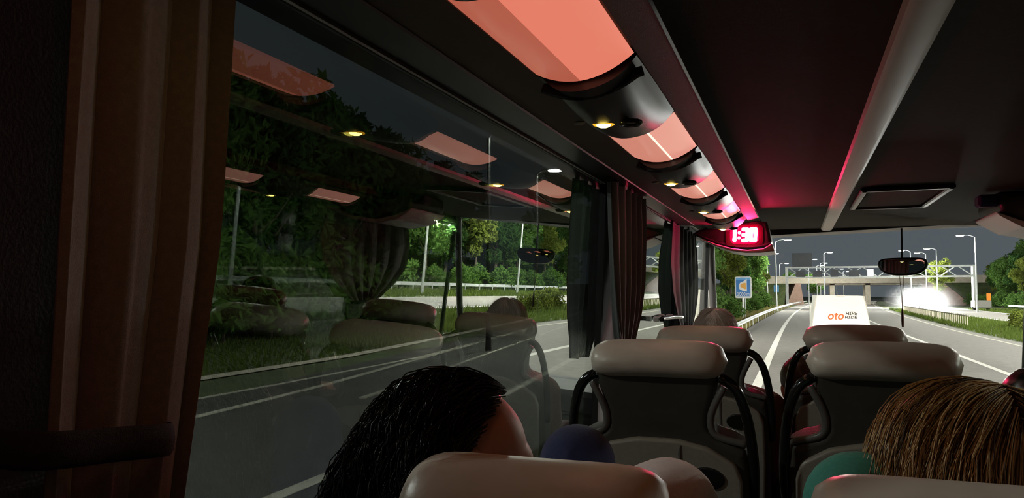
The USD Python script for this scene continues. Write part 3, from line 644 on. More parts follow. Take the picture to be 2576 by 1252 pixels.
part(wk, 'body', box(-1.4, 1.0, -0.6, 2.0, 0.3, 1.5, 0.1), 'truck_grey', 30); part(wk, 'orange_lamp', box(0.35, 0.95, -0.5, -0.3, 1.5, 2.6, 0.06), 'work_orange', False)
for s in (-1, 1): part(wk, 'wheel', tube([(-0.3 + s * 0.9, 0.3, 0.3), (-0.3 + s * 0.9, 0.42, 0.3), (-0.3 + s * 0.9, 0.5, 0.3)], 0.32, 12), 'rubber', 40)

# ---------------------------------------------------------------- trees and shrubs
def crown(n, rx, rz, leaf, seed, clumps=26, zc=0.0):
    g = np.random.default_rng(seed)
    d = g.normal(size=(clumps, 3)); d /= np.linalg.norm(d, axis=1, keepdims=True)
    c = d * (g.random((clumps, 1)) ** 0.45) * np.array([rx * 0.72, rx * 0.72, rz * 0.78]); cr = g.uniform(0.24, 0.42, clumps) * rx
    k = g.integers(0, clumps, n); e = g.normal(size=(n, 3)); e /= np.linalg.norm(e, axis=1, keepdims=True)
    p = c[k] + e * cr[k][:, None] * (0.55 + 0.45 * g.random((n, 1))) * np.array([1, 1, 0.85])
    p[:, 2] += zc
    a = g.normal(size=(n, 3)); a /= np.linalg.norm(a, axis=1, keepdims=True); b = np.cross(a, e + 0.6 * g.normal(size=(n, 3))); b /= np.linalg.norm(b, axis=1, keepdims=True)
    s = leaf * g.uniform(0.7, 1.3, (n, 1)); fold = np.cross(a, b) * s * 0.25
    V = np.stack([p - a * s, p + b * s * 0.42 + fold, p + a * s, p - b * s * 0.42 + fold], 1).reshape(-1, 3)
    i = np.arange(n)[:, None] * 4
    return trimesh.Trimesh(V, np.vstack([np.c_[i, i + 1, i + 2], np.c_[i, i + 2, i + 3]]), process=False)
def trunk(h, r, seed):
    g = np.random.default_rng(seed); ms = [tube(spline([(0, 0, -0.2), (0.05, 0.03, h * 0.4), (-0.05, 0.08, h * 0.8), (0.05, 0, h * 1.15)], 10), np.linspace(r, r * 0.35, 10), 7)]
    for q in range(5):
        z = h * (0.55 + 0.1 * q); an = g.uniform(0, 6.28); ms.append(tube([(0, 0, z), (math.cos(an) * h * 0.14, math.sin(an) * h * 0.14, z + h * 0.12), (math.cos(an) * h * 0.25, math.sin(an) * h * 0.25, z + h * 0.28)], [r * 0.4, r * 0.28, r * 0.12], 5))
    return cat_(ms)
TREES = {}
KIND = {'broad': (4200, 3.3, 4.3, 0.27, 'leaf_light', 6.4, 0.17), 'dense': (4200, 2.9, 4.6, 0.25, 'leaf_dark', 6.6, 0.17), 'pale': (3200, 2.6, 4.0, 0.26, 'leaf_yellow', 6.2, 0.14), 'shrub': (1500, 1.5, 1.25, 0.16, 'leaf_light', 1.1, 0.06), 'bush': (1300, 1.3, 0.9, 0.15, 'leaf_yellow', 0.75, 0.05)}
def tree(kind, x, y, s, label, group=None, rz=None):
    rz = float(rng.uniform(0, 360)) if rz is None else rz
    if kind not in TREES:
        n, rx, rzz, leaf, m, zc, r = KIND[kind]
        sd = sum(map(ord, kind))
        t = thing({'shrub': 'shrub', 'bush': 'bush'}.get(kind, 'roadside_tree'), label, 'tree' if kind not in ('shrub', 'bush') else 'shrub', (x, y, -0.1), rz, group, None, s)
        part(t, 'trunk', trunk(zc * 0.9, r, sd), 'bark', 40); part(t, 'foliage', crown(n, rx, rzz, leaf, sd, zc=zc), m, False, kind='stuff')
        TREES[kind] = t; return t
    return dup(TREES[kind], (x, y, -0.1), rz, label, group, s)
for i, (k, x, y, s) in enumerate([('broad', -9.0, 66, 1.05), ('dense', -12.5, 62, 1.2), ('pale', -7.2, 92, 1.05), ('broad', -10.5, 84, 1.25), ('dense', -8.2, 106, 1.15), ('broad', -6.6, 124, 1.0), ('dense', -10.0, 122, 1.3), ('pale', -6.9, 150, 0.95), ('broad', -8.0, 168, 1.0), ('dense', -12, 150, 1.3), ('dense', -15, 96, 1.4), ('broad', -16, 76, 1.3), ('dense', -17, 58, 1.35)]):
    where = ['left of the blue sign by the door pillar', 'tallest by the front door pillar', 'directly behind the blue sign', 'above and behind the blue sign', 'just right of the blue sign', 'between the blue sign and the small blue sign', 'behind the slim poles right of the blue sign', 'beside the small blue sign', 'beyond the small blue sign', 'in the second rank behind the small blue sign', 'in the second rank behind the blue sign', 'in the second rank left of the blue sign', 'in the second rank by the front door pillar'][i]
    tree(k, x, y, s, {'broad': 'broad light green tree ', 'dense': 'dense dark green tree ', 'pale': 'pale yellow green tree '}[k] + where)
for i, (x, y, s) in enumerate([(-6.0, 74, 1.1), (-6.6, 96, 1.3), (-7.3, 70, 1.5), (-5.9, 112, 1.3), (-5.3, 135, 1.4)]):
    tree('shrub', x, y, s, 'green shrub at the foot of the left trees near the blue sign', 'shrubs at the foot of the left trees')
k = 0
for y in np.r_[np.arange(12, 100, 6.2), np.arange(100, 200, 8.0)]:
    kind = ('broad', 'dense', 'pale', 'dense', 'broad')[k % 5]
    tree(kind, 35.5 + rng.uniform(-1.2, 2.2) + cx(y), y, rng.uniform(0.95, 1.3), {'broad': 'broad light green tree in the bank beyond the oncoming carriageway', 'dense': 'dense dark green tree in the bank beyond the oncoming carriageway', 'pale': 'pale yellow green tree in the bank beyond the oncoming carriageway'}[kind], 'trees beyond the oncoming carriageway, ' + kind)
    tree('dense' if k % 2 else 'broad', 42 + rng.uniform(-1.5, 2) + cx(y), y + 3, rng.uniform(1.25, 1.6), 'tall tree in the second rank beyond the oncoming carriageway', 'second rank of trees on the right')
    tree('shrub', 33.0 + rng.uniform(-0.5, 0.8) + cx(y), y + 2.5, rng.uniform(1.0, 1.7), 'shrub along the foot of the trees beyond the oncoming carriageway', 'shrubs along the right hand bank')
    k += 1
for i, y in enumerate(np.arange(-8, 95, 5.2)):
    tree('dense' if i % 2 else 'broad', C_(y) - 13.5 + rng.uniform(-2, 2), y, rng.uniform(1.5, 1.95), 'dim tree beyond the slip road on the left', 'dim trees beyond the slip road')
    tree('shrub', C_(y) - 10.5 + rng.uniform(-1, 1), y + 3.5, rng.uniform(2.0, 2.9), 'dim shrub beyond the slip road on the left', 'dim shrubs beyond the slip road')
for i, y in enumerate((46, 50.5, 55.5, 61, 67)):
    tree('bush', 15.2 + 0.35 * ((i * 7) % 5 - 2), y, 0.75 + 0.1 * (i % 3), f'low grassy bush on the central reservation, {["first", "second", "third", "fourth", "fifth"][i]} from the coach')
for x, y, s, lab in ((31, 232, 1.1, 'broad tree beyond the right end of the overpass'), (-2.6, 226, 0.9, 'broad tree showing under the left end of the overpass'), (4.5, 240, 0.9, 'broad tree seen through the left arch of the overpass')):
    tree('broad', x, y, s, lab)
tree('pale', 24.5, 158, 0.95, 'pale yellow green tree standing just right of the interior mirror')

# ================================================================= SEATS
def seat_parts(tilt):
    s_, c_ = math.sin(tilt), math.cos(tilt)
    def B(v): return np.c_[v[:, 0], -v[:, 1] * s_ + v[:, 2] * c_, 0.45 + v[:, 1] * c_ + v[:, 2] * s_]   # (across, up the back, forward)
    half = [(0.195, -0.04), (0.212, 0.08), (0.216, 0.30), (0.214, 0.44), (0.206, 0.502), (0.176, 0.520), (0.138, 0.530), (0.124, 0.552), (0.126, 0.585), (0.138, 0.625), (0.147, 0.655), (0.149, 0.690), (0.146, 0.710), (0.132, 0.722)]
    outline = half + [(-a, b) for a, b in half[::-1]]
    out = {}
    out['backrest'] = (mapped(slab(outline, -0.045, 0.055, 0.022, 200), B), 'seat_leather', 50)
    V = []
    for s in np.linspace(-1, 1, 25):
        k = math.sqrt(max(0.0, 1 - abs(s) ** 8)) * 0.995 + 0.005
        an = np.linspace(0, 2 * np.pi, 20, endpoint=False)
        bow = 0.010 * (1 - s * s)
        V.append(np.c_[np.full(20, s * 0.168), 0.706 + bow * 0.8 + 0.043 * k * np.sin(an), 0.0 - bow + 0.072 * k * np.cos(an)])
    out['headrest'] = (mapped(rings(np.array(V)), B), 'headrest_leather', True)
    for n, s in (('grab_handle', -1), ('grab_handle_001', 1)):
        path = spline([(s * 0.150, 0.676, -0.030), (s * 0.182, 0.655, -0.034), (s * 0.204, 0.605, -0.036), (s * 0.217, 0.53, -0.034), (s * 0.222, 0.45, -0.030), (s * 0.219, 0.36, -0.02)], 22)
        out[n] = (mapped(tube(path, 0.0125, 10), B), 'gloss_black', True)
    # raised rim round each opening
    for n, s in (('opening_rim', -1), ('opening_rim_001', 1)):
        path = spline([(s * 0.160, 0.655, -0.035), (s * 0.139, 0.615, -0.040), (s * 0.126, 0.565, -0.040), (s * 0.130, 0.545, -0.040), (s * 0.165, 0.524, -0.038), (s * 0.205, 0.512, -0.034)], 20)
        out[n] = (mapped(tube(path, 0.009, 8), B), 'grey_plastic', True)
    ph = [(0.188, 0.02), (0.198, 0.28), (0.196, 0.43), (0.182, 0.47), (0.12, 0.508), (0.05, 0.524)]
    out['rear_panel'] = (mapped(slab(ph + [(-a, b) for a, b in ph[::-1]], -0.062, -0.040, 0.008, 120), B), 'panel_plastic', 50)
    th = [(0.185, 0.03), (0.19, 0.30), (0.185, 0.37), (0.07, 0.385), (0.065, 0.03)]
    dv = [(0.050, 0.02), (0.056, 0.02), (0.056, 0.515), (0.050, 0.515)]
    out['table_seam'] = (mapped(slab(dv, -0.0655, -0.060, 0.001, 40), B), 'grey_plastic', 30)
    out['latch'] = (mapped(slab([(0.115 + 0.042 * math.cos(a), 0.435 + 0.028 * math.sin(a)) for a in np.linspace(0, 2 * np.pi, 28, endpoint=False)], -0.068, -0.058, 0.003, 40), B), 'black_plastic', 40)
    out['seat_cushion'] = (box(-0.205, 0.205, -0.02, 0.46, 0.34, 0.47, 0.03), 'seat_leather', 40)
    out['pedestal'] = (cat_([box(-0.16, 0.16, 0.08, 0.38, 0.0, 0.04, 0.01), box(-0.05, 0.05, 0.14, 0.32, 0.03, 0.35)]), 'black_plastic', 30)
    out['armrest'] = (cat_([box(0.218, 0.250, 0.0, 0.36, 0.615, 0.655, 0.012), box(0.222, 0.246, 0.0, 0.05, 0.44, 0.63, 0.008)]), 'black_plastic', 40)
    return out
PROTO = {}
def seat(x, ytop, recl, label, group=None):
    tilt = math.radians(recl)
    y = ytop + 0.735 * math.sin(tilt) + 0.07 * math.cos(tilt)
    if recl not in PROTO:
        t = thing('coach_seat', label, 'coach seat', (x, y, FLOOR), 0, group)
        for n, (m, mt, sm) in seat_parts(tilt).items(): part(t, n.replace('_001', ''), m, mt, sm)
        PROTO[recl] = t
        return t
    return dup(PROTO[recl], (x, y, FLOOR), 0, label, group)
seat(-0.300, 0.80, 32, 'grey headrest and back of the coach seat straight ahead of the viewer, window side')
seat(0.168, 0.80, 30.5, 'coach seat in front of the viewer with the blonde woman, aisle side')
seat(-0.326, 1.84, 12.5, 'window-side coach seat in the second row with open side handles')
seat(0.184, 1.93, 12.5, 'aisle-side coach seat in the second row, behind the blonde head')
seat(-0.312, 2.72, 12.5, 'front-row window-side coach seat with red lit headrest')
seat(0.182, 2.84, 10, 'front-row aisle-side coach seat below the white truck')
rows = (('level with the viewer', -0.12), ('one row ahead', 0.83), ('two rows ahead', 1.80), ('in the front row', 2.74))
for lab, y in rows:
    for x, w in ((0.87, 'aisle'), (1.325, 'window')):
        seat(x, y, 10, f'coach seat across the aisle, {w} side, {lab}')

# ================================================================= CURTAINS
def curtain(label, prof, x, z0, z1, folds, depth, group=None, mirror=False, tie=None, phase=0.0, mat='curtain_cloth'):
    """prof: rows (z fraction from the top, y near, y far)"""
    nr, nc = 26, folds * 12 + 1
    fz = np.array([p[0] for p in prof]); a = np.array([p[1] for p in prof]); b = np.array([p[2] for p in prof])
    P = np.zeros((nr, nc, 3))
    for i, t in enumerate(np.linspace(0, 1, nr)):
        ya, yb = np.interp(t, fz, a), np.interp(t, fz, b)
        for j, s in enumerate(np.linspace(0, 1, nc)):
            wob = 0.35 * math.sin(3.1 * t + 9 * s + phase)
            ph = 2 * math.pi * folds * (s + 0.025 * math.sin(7 * s + phase)) + wob
            amp = depth * (0.75 + 0.35 * math.sin(5 * s + 2 + phase)) * (0.8 + 0.2 * t)
            xx = x + amp * math.sin(ph) + 0.30 * amp * math.sin(2 * ph + 1.0)
            P[i, j] = (xx - 0.03 * 0, ya + (yb - ya) * s + 0.004 * math.sin(2 * ph), z1 + (z0 - z1) * t)
    t = thing('curtain', label, 'curtain', group=group)
    mk = mirror_x if mirror else (lambda m: m)
    part(t, 'cloth', mk(sheet(P, 0.004)), mat, 60)
    ya, yb = prof[0][1], prof[0][2]
    hk = [box(x - 0.008, x + 0.008, y - 0.006, y + 0.006, z1 - 0.012, z1 + 0.012, 0.003) for y in np.linspace(ya + 0.02, yb - 0.02, max(4, folds))]
    for q in hk: part(t, 'runner', mk(q), 'black_plastic', 30)
    if tie:
        zt, y0, y1 = tie
        path = [(x - 0.035, y0, zt), (x + 0.022, y0 + 0.005, zt - 0.004), (x + 0.026, (y0 + y1) / 2, zt - 0.012), (x + 0.022, y1 - 0.005, zt - 0.02), (x - 0.035, y1, zt - 0.02)]
        part(t, 'tie_band', mk(tube(spline(path, 20), 0.016, 8, sq=(0.25, 1.0))), 'cloth_dark', 50)
    return t
C2 = [(0, 2.66, 3.30), (0.25, 2.67, 3.31), (0.55, 2.70, 3.26), (0.75, 2.74, 3.16), (0.9, 2.80, 3.02), (1.0, 2.82, 2.96)]
C3 = [(0, 4.42, 5.52), (0.35, 4.33, 5.60), (0.6, 4.40, 5.56), (0.8, 4.56, 5.40), (1.0, 4.80, 5.14)]
C1 = [(0, 0.505, 0.712), (0.35, 0.492, 0.700), (0.7, 0.482, 0.645), (1.0, 0.478, 0.605)]
curtain('large reddish brown curtain hanging beside the viewer, nearest on the left', C1, -0.615, 1.86, 2.862, 3, 0.014, tie=(2.325, 0.46, 0.62))
curtain('grey gathered curtain at the pillar between the left windows', C2, -0.622, 2.20, 2.862, 6, 0.022, phase=1.0, mat='curtain_dark')
curtain('dark gathered curtain at the front left pillar by the door', C3, -0.662, 2.20, 2.862, 6, 0.013, phase=2.2, mat='curtain_black')
curtain('curtain hanging across the aisle beside the rear right window', C1, -0.615, 1.86, 2.862, 4, 0.017, mirror=True)
curtain('gathered curtain at the pillar between the right windows', C2, -0.622, 2.20, 2.862, 6, 0.022, mirror=True, phase=1.0)
curtain('gathered curtain at the front right pillar beside the driver', C3, -0.655, 2.20, 2.862, 6, 0.016, mirror=True, phase=2.2)

# hanging interior mirror
im = thing('interior_mirror', 'black interior mirror hanging from a rod in front of the windscreen', 'rear-view mirror', (0.73, 6.28, 0), -14)
part(im, 'rod', tube([(0.0, 0, 2.935), (0.0, 0, 2.80), (-0.004, 0, 2.69)], 0.0065, 8), 'gloss_black', True)
mo = [(0.165 * np.sign(math.cos(a)) * abs(math.cos(a)) ** 0.7, 2.662 + 0.066 * np.sign(math.sin(a)) * abs(math.sin(a)) ** 0.8 + 0.010 * math.cos(2 * a)) for a in np.linspace(0, 2 * np.pi, 48, endpoint=False)]
part(im, 'mirror_shell', yplate(mo, -0.02, 0.035, 0.016, 90), 'gloss_black', 50)
part(im, 'mirror_glass', yplate([(0.9 * a, 2.665 + 0.82 * (b - 2.665)) for a, b in mo], -0.0225, -0.018, 0.001, 80), 'mirror_glass', 40)
or_ = thing('hanging_tassel', 'dark tassel on two thin cords below the interior mirror', 'ornament', (0.72, 6.28, 0))
part(or_, 'cord', cat_([tube([(-0.012, 0.0, 2.63), (-0.010, 0, 2.55), (-0.002, 0, 2.44), (0, 0, 2.34)], 0.0018, 6), tube([(0.016, 0.0, 2.63), (0.014, 0, 2.55), (0.004, 0, 2.44), (0, 0, 2.34)], 0.0018, 6)]), 'cloth_brown', True)
part(or_, 'tassel', tube([(0, 0, 2.345), (0, 0, 2.31), (0, 0, 2.25), (0, 0, 2.212)], [0.005, 0.0085, 0.0095, 0.007], 10), 'cloth_brown', True)
# handrail by the front left window
hr = thing('handrail', 'dark handrail with bright tip beside the forward left window', 'handrail')
part(hr, 'rail', tube(spline([(-0.64, 3.90, 2.325), (-0.665, 4.0, 2.322), (-0.665, 4.35, 2.322), (-0.64, 4.62, 2.315)], 16), 0.012, 10), 'gloss_black', True)
part(hr, 'bracket', cat_([box(-0.70, -0.66, 3.99, 4.02, 2.31, 2.335, 0.004), box(-0.70, -0.66, 4.40, 4.43, 2.31, 2.335, 0.004)]), 'trim_metal')
# exterior mirror outside the front door
wm = thing('exterior_mirror', 'white exterior mirror with black bracket outside the front left door', 'exterior mirror', (-0.802, 7.25, 0))
part(wm, 'upper_shell', box(-0.052, 0.052, -0.05, 0.10, 2.585, 2.93, 0.02), 'truck_white', 40)
part(wm, 'lower_shell', box(-0.052, 0.052, -0.05, 0.10, 2.29, 2.50, 0.02), 'truck_white', 40)
part(wm, 'bracket', box(-0.06, 0.06, -0.056, 0.11, 2.495, 2.59, 0.01), 'black_plastic', 40)
part(wm, 'arm', tube(spline([(0.0, 0.05, 2.92), (0.03, 0.0, 3.0), (0.11, -0.25, 3.02), (0.16, -0.55, 3.02)], 14), 0.018, 8), 'black_plastic', True)

# ================================================================= PEOPLE
def rot(yaw, pitch, roll):
    a, b, c = (math.radians(q) for q in (yaw, pitch, roll))
    Rz = np.array([[math.cos(a), -math.sin(a), 0], [math.sin(a), math.cos(a), 0], [0, 0, 1]])
    Rx = np.array([[1, 0, 0], [0, math.cos(b), -math.sin(b)], [0, math.sin(b), math.cos(b)]])
    Ry = np.array([[math.cos(c), 0, math.sin(c)], [0, 1, 0], [-math.sin(c), 0, math.cos(c)]])
    return Rz @ Rx @ Ry
def mani(t): return m3.Manifold(m3.Mesh(np.asarray(t.vertices, np.float32), np.asarray(t.faces, np.uint32)))
def ball(p, r):
    return m3.Manifold.sphere(1.0, 18).scale(list(np.broadcast_to(r, 3).astype(float))).translate([float(q) for q in p])
def bone(*pr): return m3.Manifold.batch_hull([ball(p, r) for p, r in pr])
def smooth_m(man, length, it=12):
    m = man.refine_to_length(length).to_mesh()
    t = trimesh.Trimesh(m.vert_properties[:, :3], m.tri_verts, process=True)
    trimesh.smoothing.filter_taubin(t, 0.5, 0.53, it); return t
def head_man(H, R, s=1.0):
    g = lambda *p: H + R @ (np.array(p, float) * s)
    def e(p, r):
        t = blob((0, 0, 0), np.array(r) * s, 3); t.vertices = np.array(t.vertices) @ R.T + g(*p); return mani(t)
    hs = e((0, -0.012, 0.028), (0.074, 0.094, 0.086))
    face = m3.Manifold.batch_hull([ball(g(0, 0.055, 0.03), 0.040 * s), ball(g(0.040, 0.045, -0.015), 0.030 * s), ball(g(-0.040, 0.045, -0.015), 0.030 * s), ball(g(0.036, 0.022, -0.068), 0.024 * s), ball(g(-0.036, 0.022, -0.068), 0.024 * s), ball(g(0, 0.066, -0.094), 0.021 * s)])
    nose = m3.Manifold.batch_hull([ball(g(0, 0.086, 0.020), 0.008 * s), ball(g(0, 0.106, -0.026), 0.011 * s), ball(g(0.011, 0.090, -0.030), 0.008 * s), ball(g(-0.011, 0.090, -0.030), 0.008 * s)])
    lips = m3.Manifold.batch_hull([ball(g(0.018, 0.080, -0.060), 0.006 * s), ball(g(-0.018, 0.080, -0.060), 0.006 * s), ball(g(0, 0.088, -0.060), 0.008 * s)])
    ears = e((0.077, -0.004, -0.002), (0.011, 0.022, 0.032)) + e((-0.077, -0.004, -0.002), (0.011, 0.022, 0.032))
    return hs + face + nose + lips + ears
def hand_man(W, d, palmn, s=1.0):
    """palm and five bent fingers; d: direction of the fingers, palmn: the way the palm faces"""
    d = np.array(d, float); d /= np.linalg.norm(d); n = np.array(palmn, float); n -= d * (n @ d); n /= np.linalg.norm(n); a = np.cross(d, n)
    m = m3.Manifold.batch_hull([ball(W + a * u * 0.032 * s + d * v * s, 0.013 * s) for u in (-1, 1) for v in (0.015, 0.085)])
    for u, L in ((-0.95, 0.060), (-0.33, 0.074), (0.33, 0.080), (0.95, 0.072)):
        p0 = W + a * u * 0.033 * s + d * 0.085 * s; p1 = p0 + (d * 0.85 + n * 0.4) * L * 0.5 * s; p2 = p1 + (d * 0.35 + n * 0.9) * L * 0.5 * s
        m += bone((p0, 0.0095 * s), (p1, 0.0085 * s)) + bone((p1, 0.0085 * s), (p2, 0.0075 * s))
    p0 = W + a * 0.030 * s + d * 0.025 * s; p1 = p0 + (a * 0.75 + d * 0.55 + n * 0.3) * 0.042 * s; p2 = p1 + (d * 0.8 + n * 0.5) * 0.030 * s
    return m + bone((p0, 0.012 * s), (p1, 0.010 * s)) + bone((p1, 0.010 * s), (p2, 0.0085 * s))
CRAN = np.array([0.074, 0.094, 0.086])
def hair_cap(H, R, s, thick, face_cut=0.25, hl=0.72, lump=0.0, seed=1):
    t = trimesh.creation.icosphere(4); v = np.array(t.vertices)
    face = np.clip((v[:, 1] - face_cut) / 0.25, 0, 1) * np.clip((hl - v[:, 2]) / 0.25, 0, 1)
    q = meshkit.fbm(v * 3.0 + seed, 3, seed) - 0.5
    r = 1 + thick * (1 - face) - 0.24 * face + lump * q * (1 - face)
    v = v * r[:, None] * CRAN * np.array([1, 1, 1.0]); v[:, 1] -= 0.012; v[:, 2] += 0.028
    back = (v[:, 1] < 0.03) & (v[:, 2] < 0)
    v[back, 2] *= 1.25
    t.vertices = H + (v * s) @ R.T; return t
def strands(H, R, s, n, length, part_x, width, seed, down=np.array([0, 0, -1.0]), spread=0.05, wave=0.01, lift=1.10, pull=None, back=0.0, npts=14, y_lim=0.35, top=0.45):
    """hair strands: over the skull away from the parting, then hanging"""
    g = np.random.default_rng(seed); out = []
    d3 = R.T @ down
    for _ in range(n):
        while True:
            d = g.normal(size=3); d /= np.linalg.norm(d)
            if d[2] > -0.25 and d[1] < y_lim + max(0.0, d[2]) * top: break
        L = length * g.uniform(0.75, 1.1); step = L / npts
        u = d.copy(); rr = lift * g.uniform(0.99, 1.05)
        side = 1.0 if d[0] >= part_x else -1.0
        p = u * CRAN * rr + np.array([0, -0.012, 0.028]); pts = [p]; ph = g.uniform(0, 6.28); free = False; vel = None
        for k in range(npts):
            w = (p - np.array([0, -0.012, 0.028])) / (CRAN * rr)
            rad = np.linalg.norm(w)
            nrm_ = w / CRAN; nrm_ /= np.linalg.norm(nrm_)
            t = d3 * 1.0 + np.array([side * 0.75 * max(0, w[2]), -0.55 * max(0, w[2] + 0.1), 0])
            t = t - np.array([0, back * max(0.0, 1 - 1.6 * k / npts), 0])
            if pull is not None: t = t + pull * (0.3 + k / npts)
            if w[2] > -0.45 and rad < 1.25:
                t = t - nrm_ * min(0, t @ nrm_)
            t = t / (np.linalg.norm(t) + 1e-9)
            vel = t if vel is None else 0.55 * vel + 0.45 * t; vel /= np.linalg.norm(vel)
            p = p + vel * step + wave * np.array([math.sin(ph + k * 1.1), math.cos(ph * 1.7 + k * 0.9), 0]) * min(1, k / 5)
            w = (p - np.array([0, -0.012, 0.028])) / (CRAN * rr); rad = np.linalg.norm(w)
            if rad < 1 and w[2] > -0.6: p = w / rad * CRAN * rr + np.array([0, -0.012, 0.028])
            pts.append(p)
        out.append(H + (np.array(pts) * s) @ R.T)
    return np.array(out)
def curves(parent, name, S, width, mat, label=None):
    """each strand a thin three sided tapering tube"""
    n, k = S.shape[:2]
    t = np.gradient(S, axis=1); t /= np.linalg.norm(t, axis=2, keepdims=True) + 1e-12
    a = np.cross(t, np.array([0.3, 0.2, 0.93])); a /= np.linalg.norm(a, axis=2, keepdims=True) + 1e-12
    b = np.cross(t, a); w = (width / 2 * np.linspace(1, 0.4, k))[None, :, None]
    V = np.stack([S + w * (math.cos(q) * a + math.sin(q) * b) for q in (0, 2.094, 4.189)], 2)
    i0 = (np.arange(n)[:, None, None] * k + np.arange(k - 1)[None, :, None]) * 3; j0 = np.arange(3)[None, None]; j1 = (j0 + 1) % 3
    A, B_, C_2, D = i0 + j0, i0 + j1, i0 + 3 + j1, i0 + 3 + j0
    F = np.concatenate([np.stack([A, B_, C_2], -1).reshape(-1, 3), np.stack([A, C_2, D], -1).reshape(-1, 3)])
    return part(parent, name, trimesh.Trimesh(V.reshape(-1, 3), F, process=False), mat, True, label, 'stuff')
def person(label, head, ang, neck, sh, hips, skin='skin', shirt='cloth_dark', trousers='cloth_dark', knees=None, feet=None, elbows=None, wrists=None, s=1.0, asleep=False):
    t = thing('person', label, 'person')
    H, R = np.array(head, float), rot(*ang); N = np.array(neck, float)
    SL, SR = (np.array(q, float) for q in sh); P = np.array(hips, float)
    HL, HR = P + np.array([-0.09, 0.02, 0]), P + np.array([0.09, 0.02, 0])
    if knees is None: knees = (HL + np.array([-0.03, 0.42, 0.06]), HR + np.array([0.03, 0.42, 0.06]))
    if feet is None: feet = tuple(np.array([k[0], k[1] + 0.04, FLOOR + 0.08]) for k in knees)
    if elbows is None: elbows = (SL + np.array([-0.04, 0.04, -0.27]), SR + np.array([0.04, 0.04, -0.27]))
    if wrists is None: wrists = (P + np.array([-0.08, 0.27, 0.13]), P + np.array([0.08, 0.27, 0.13]))
    skull_base = H + R @ (np.array([0, -0.03, -0.085]) * s)
    body = head_man(H, R, s) + bone((skull_base, 0.052 * s), (N, 0.056 * s))
    chest = N * 0.55 + P * 0.45; C0 = N * 0.72 + P * 0.28
    def torso(o):
        return (m3.Manifold.batch_hull([ball(SL, 0.060 * s + o), ball(SR, 0.060 * s + o), ball(N - np.array([0, 0.0, 0.03]), 0.060 * s + o), ball(C0 + np.array([0.07, 0.02, 0]), 0.095 * s + o), ball(C0 + np.array([-0.07, 0.02, 0]), 0.095 * s + o)])
                + m3.Manifold.batch_hull([ball(C0 + np.array([0.07, 0.02, 0]), 0.095 * s + o), ball(C0 + np.array([-0.07, 0.02, 0]), 0.095 * s + o), ball(P + np.array([0.07, 0.0, 0.10]), 0.095 * s + o), ball(P + np.array([-0.07, 0.0, 0.10]), 0.095 * s + o)])
                + m3.Manifold.batch_hull([ball(P + np.array([0.07, 0.0, 0.10]), 0.10 * s + o), ball(P + np.array([-0.07, 0, 0.10]), 0.10 * s + o), ball(HL, 0.095 * s + o), ball(HR, 0.095 * s + o)]))
    body += torso(0)
    for S_, E_, W_, K_, F_, HH in ((SL, elbows[0], wrists[0], knees[0], feet[0], HL), (SR, elbows[1], wrists[1], knees[1], feet[1], HR)):
        S_, E_, W_, K_, F_ = (np.array(q, float) for q in (S_, E_, W_, K_, F_))
        body += bone((S_, 0.056 * s), (E_, 0.042 * s)) + bone((E_, 0.042 * s), (W_, 0.028 * s)) + hand_man(W_, (W_ - E_) + np.array([0, 0.1, -0.02]), (0, 0, -1), s)
        body += bone((HH, 0.085 * s), (K_, 0.058 * s)) + bone((K_, 0.056 * s), (F_, 0.038 * s)) + bone((F_, 0.036 * s), (F_ + np.array([0, 0.15, -0.035]), 0.030 * s))
    part(t, 'body', smooth_m(body, 0.016, 8), skin, True)
    up_ = m3.Manifold()
    sm = torso(0.012)
    for S_, E_, W_ in ((SL, elbows[0], wrists[0]), (SR, elbows[1], wrists[1])):
        S_, E_, W_ = (np.array(q, float) for q in (S_, E_, W_))
        sm += bone((S_, 0.070 * s), (E_, 0.056 * s)) + bone((E_, 0.055 * s), (E_ + (W_ - E_) * 0.8, 0.042 * s))
    part(t, 'shirt', smooth_m(sm, 0.018, 10), shirt, True)
    tm = m3.Manifold.batch_hull([ball(HL, 0.112 * s), ball(HR, 0.112 * s), ball(P + np.array([0, 0, 0.05]), 0.11 * s)])
    for K_, F_, HH in ((knees[0], feet[0], HL), (knees[1], feet[1], HR)):
        K_, F_ = np.array(K_, float), np.array(F_, float)
        tm += bone((HH, 0.100 * s), (K_, 0.074 * s)) + bone((K_, 0.073 * s), (F_ + (K_ - F_) * 0.1, 0.056 * s))
    part(t, 'trousers', smooth_m(tm, 0.018, 10), trousers, True)
    sh_ = cat_([smooth_m(bone((np.array(F_) + np.array([0, -0.03, -0.03]), 0.045 * s), (np.array(F_) + np.array([0, 0.16, -0.04]), 0.038 * s)), 0.02, 4) for F_ in feet])
    part(t, 'shoes', sh_, 'rubber', True)
    g = lambda *p: H + R @ (np.array(p, float) * s)
    part(t, 'eyes', cat_([blob(g(q * 0.031, 0.076, 0.006), 0.0125 * s, 2) for q in (-1, 1)]), skin if asleep else 'eye_white', True)
    if not asleep: part(t, 'irises', cat_([blob(g(q * 0.031, 0.0855, 0.006), 0.0055 * s, 2) for q in (-1, 1)]), 'hair_brown', True)
    part(t, 'lips', cat_([tube([g(-0.022, 0.084, z_), g(0, 0.093, z_ + dz_), g(0.022, 0.084, z_)], 0.0045 * s, 6) for z_, dz_ in ((-0.056, 0.002), (-0.064, -0.002))]), 'lip', True)
    return t, H, R
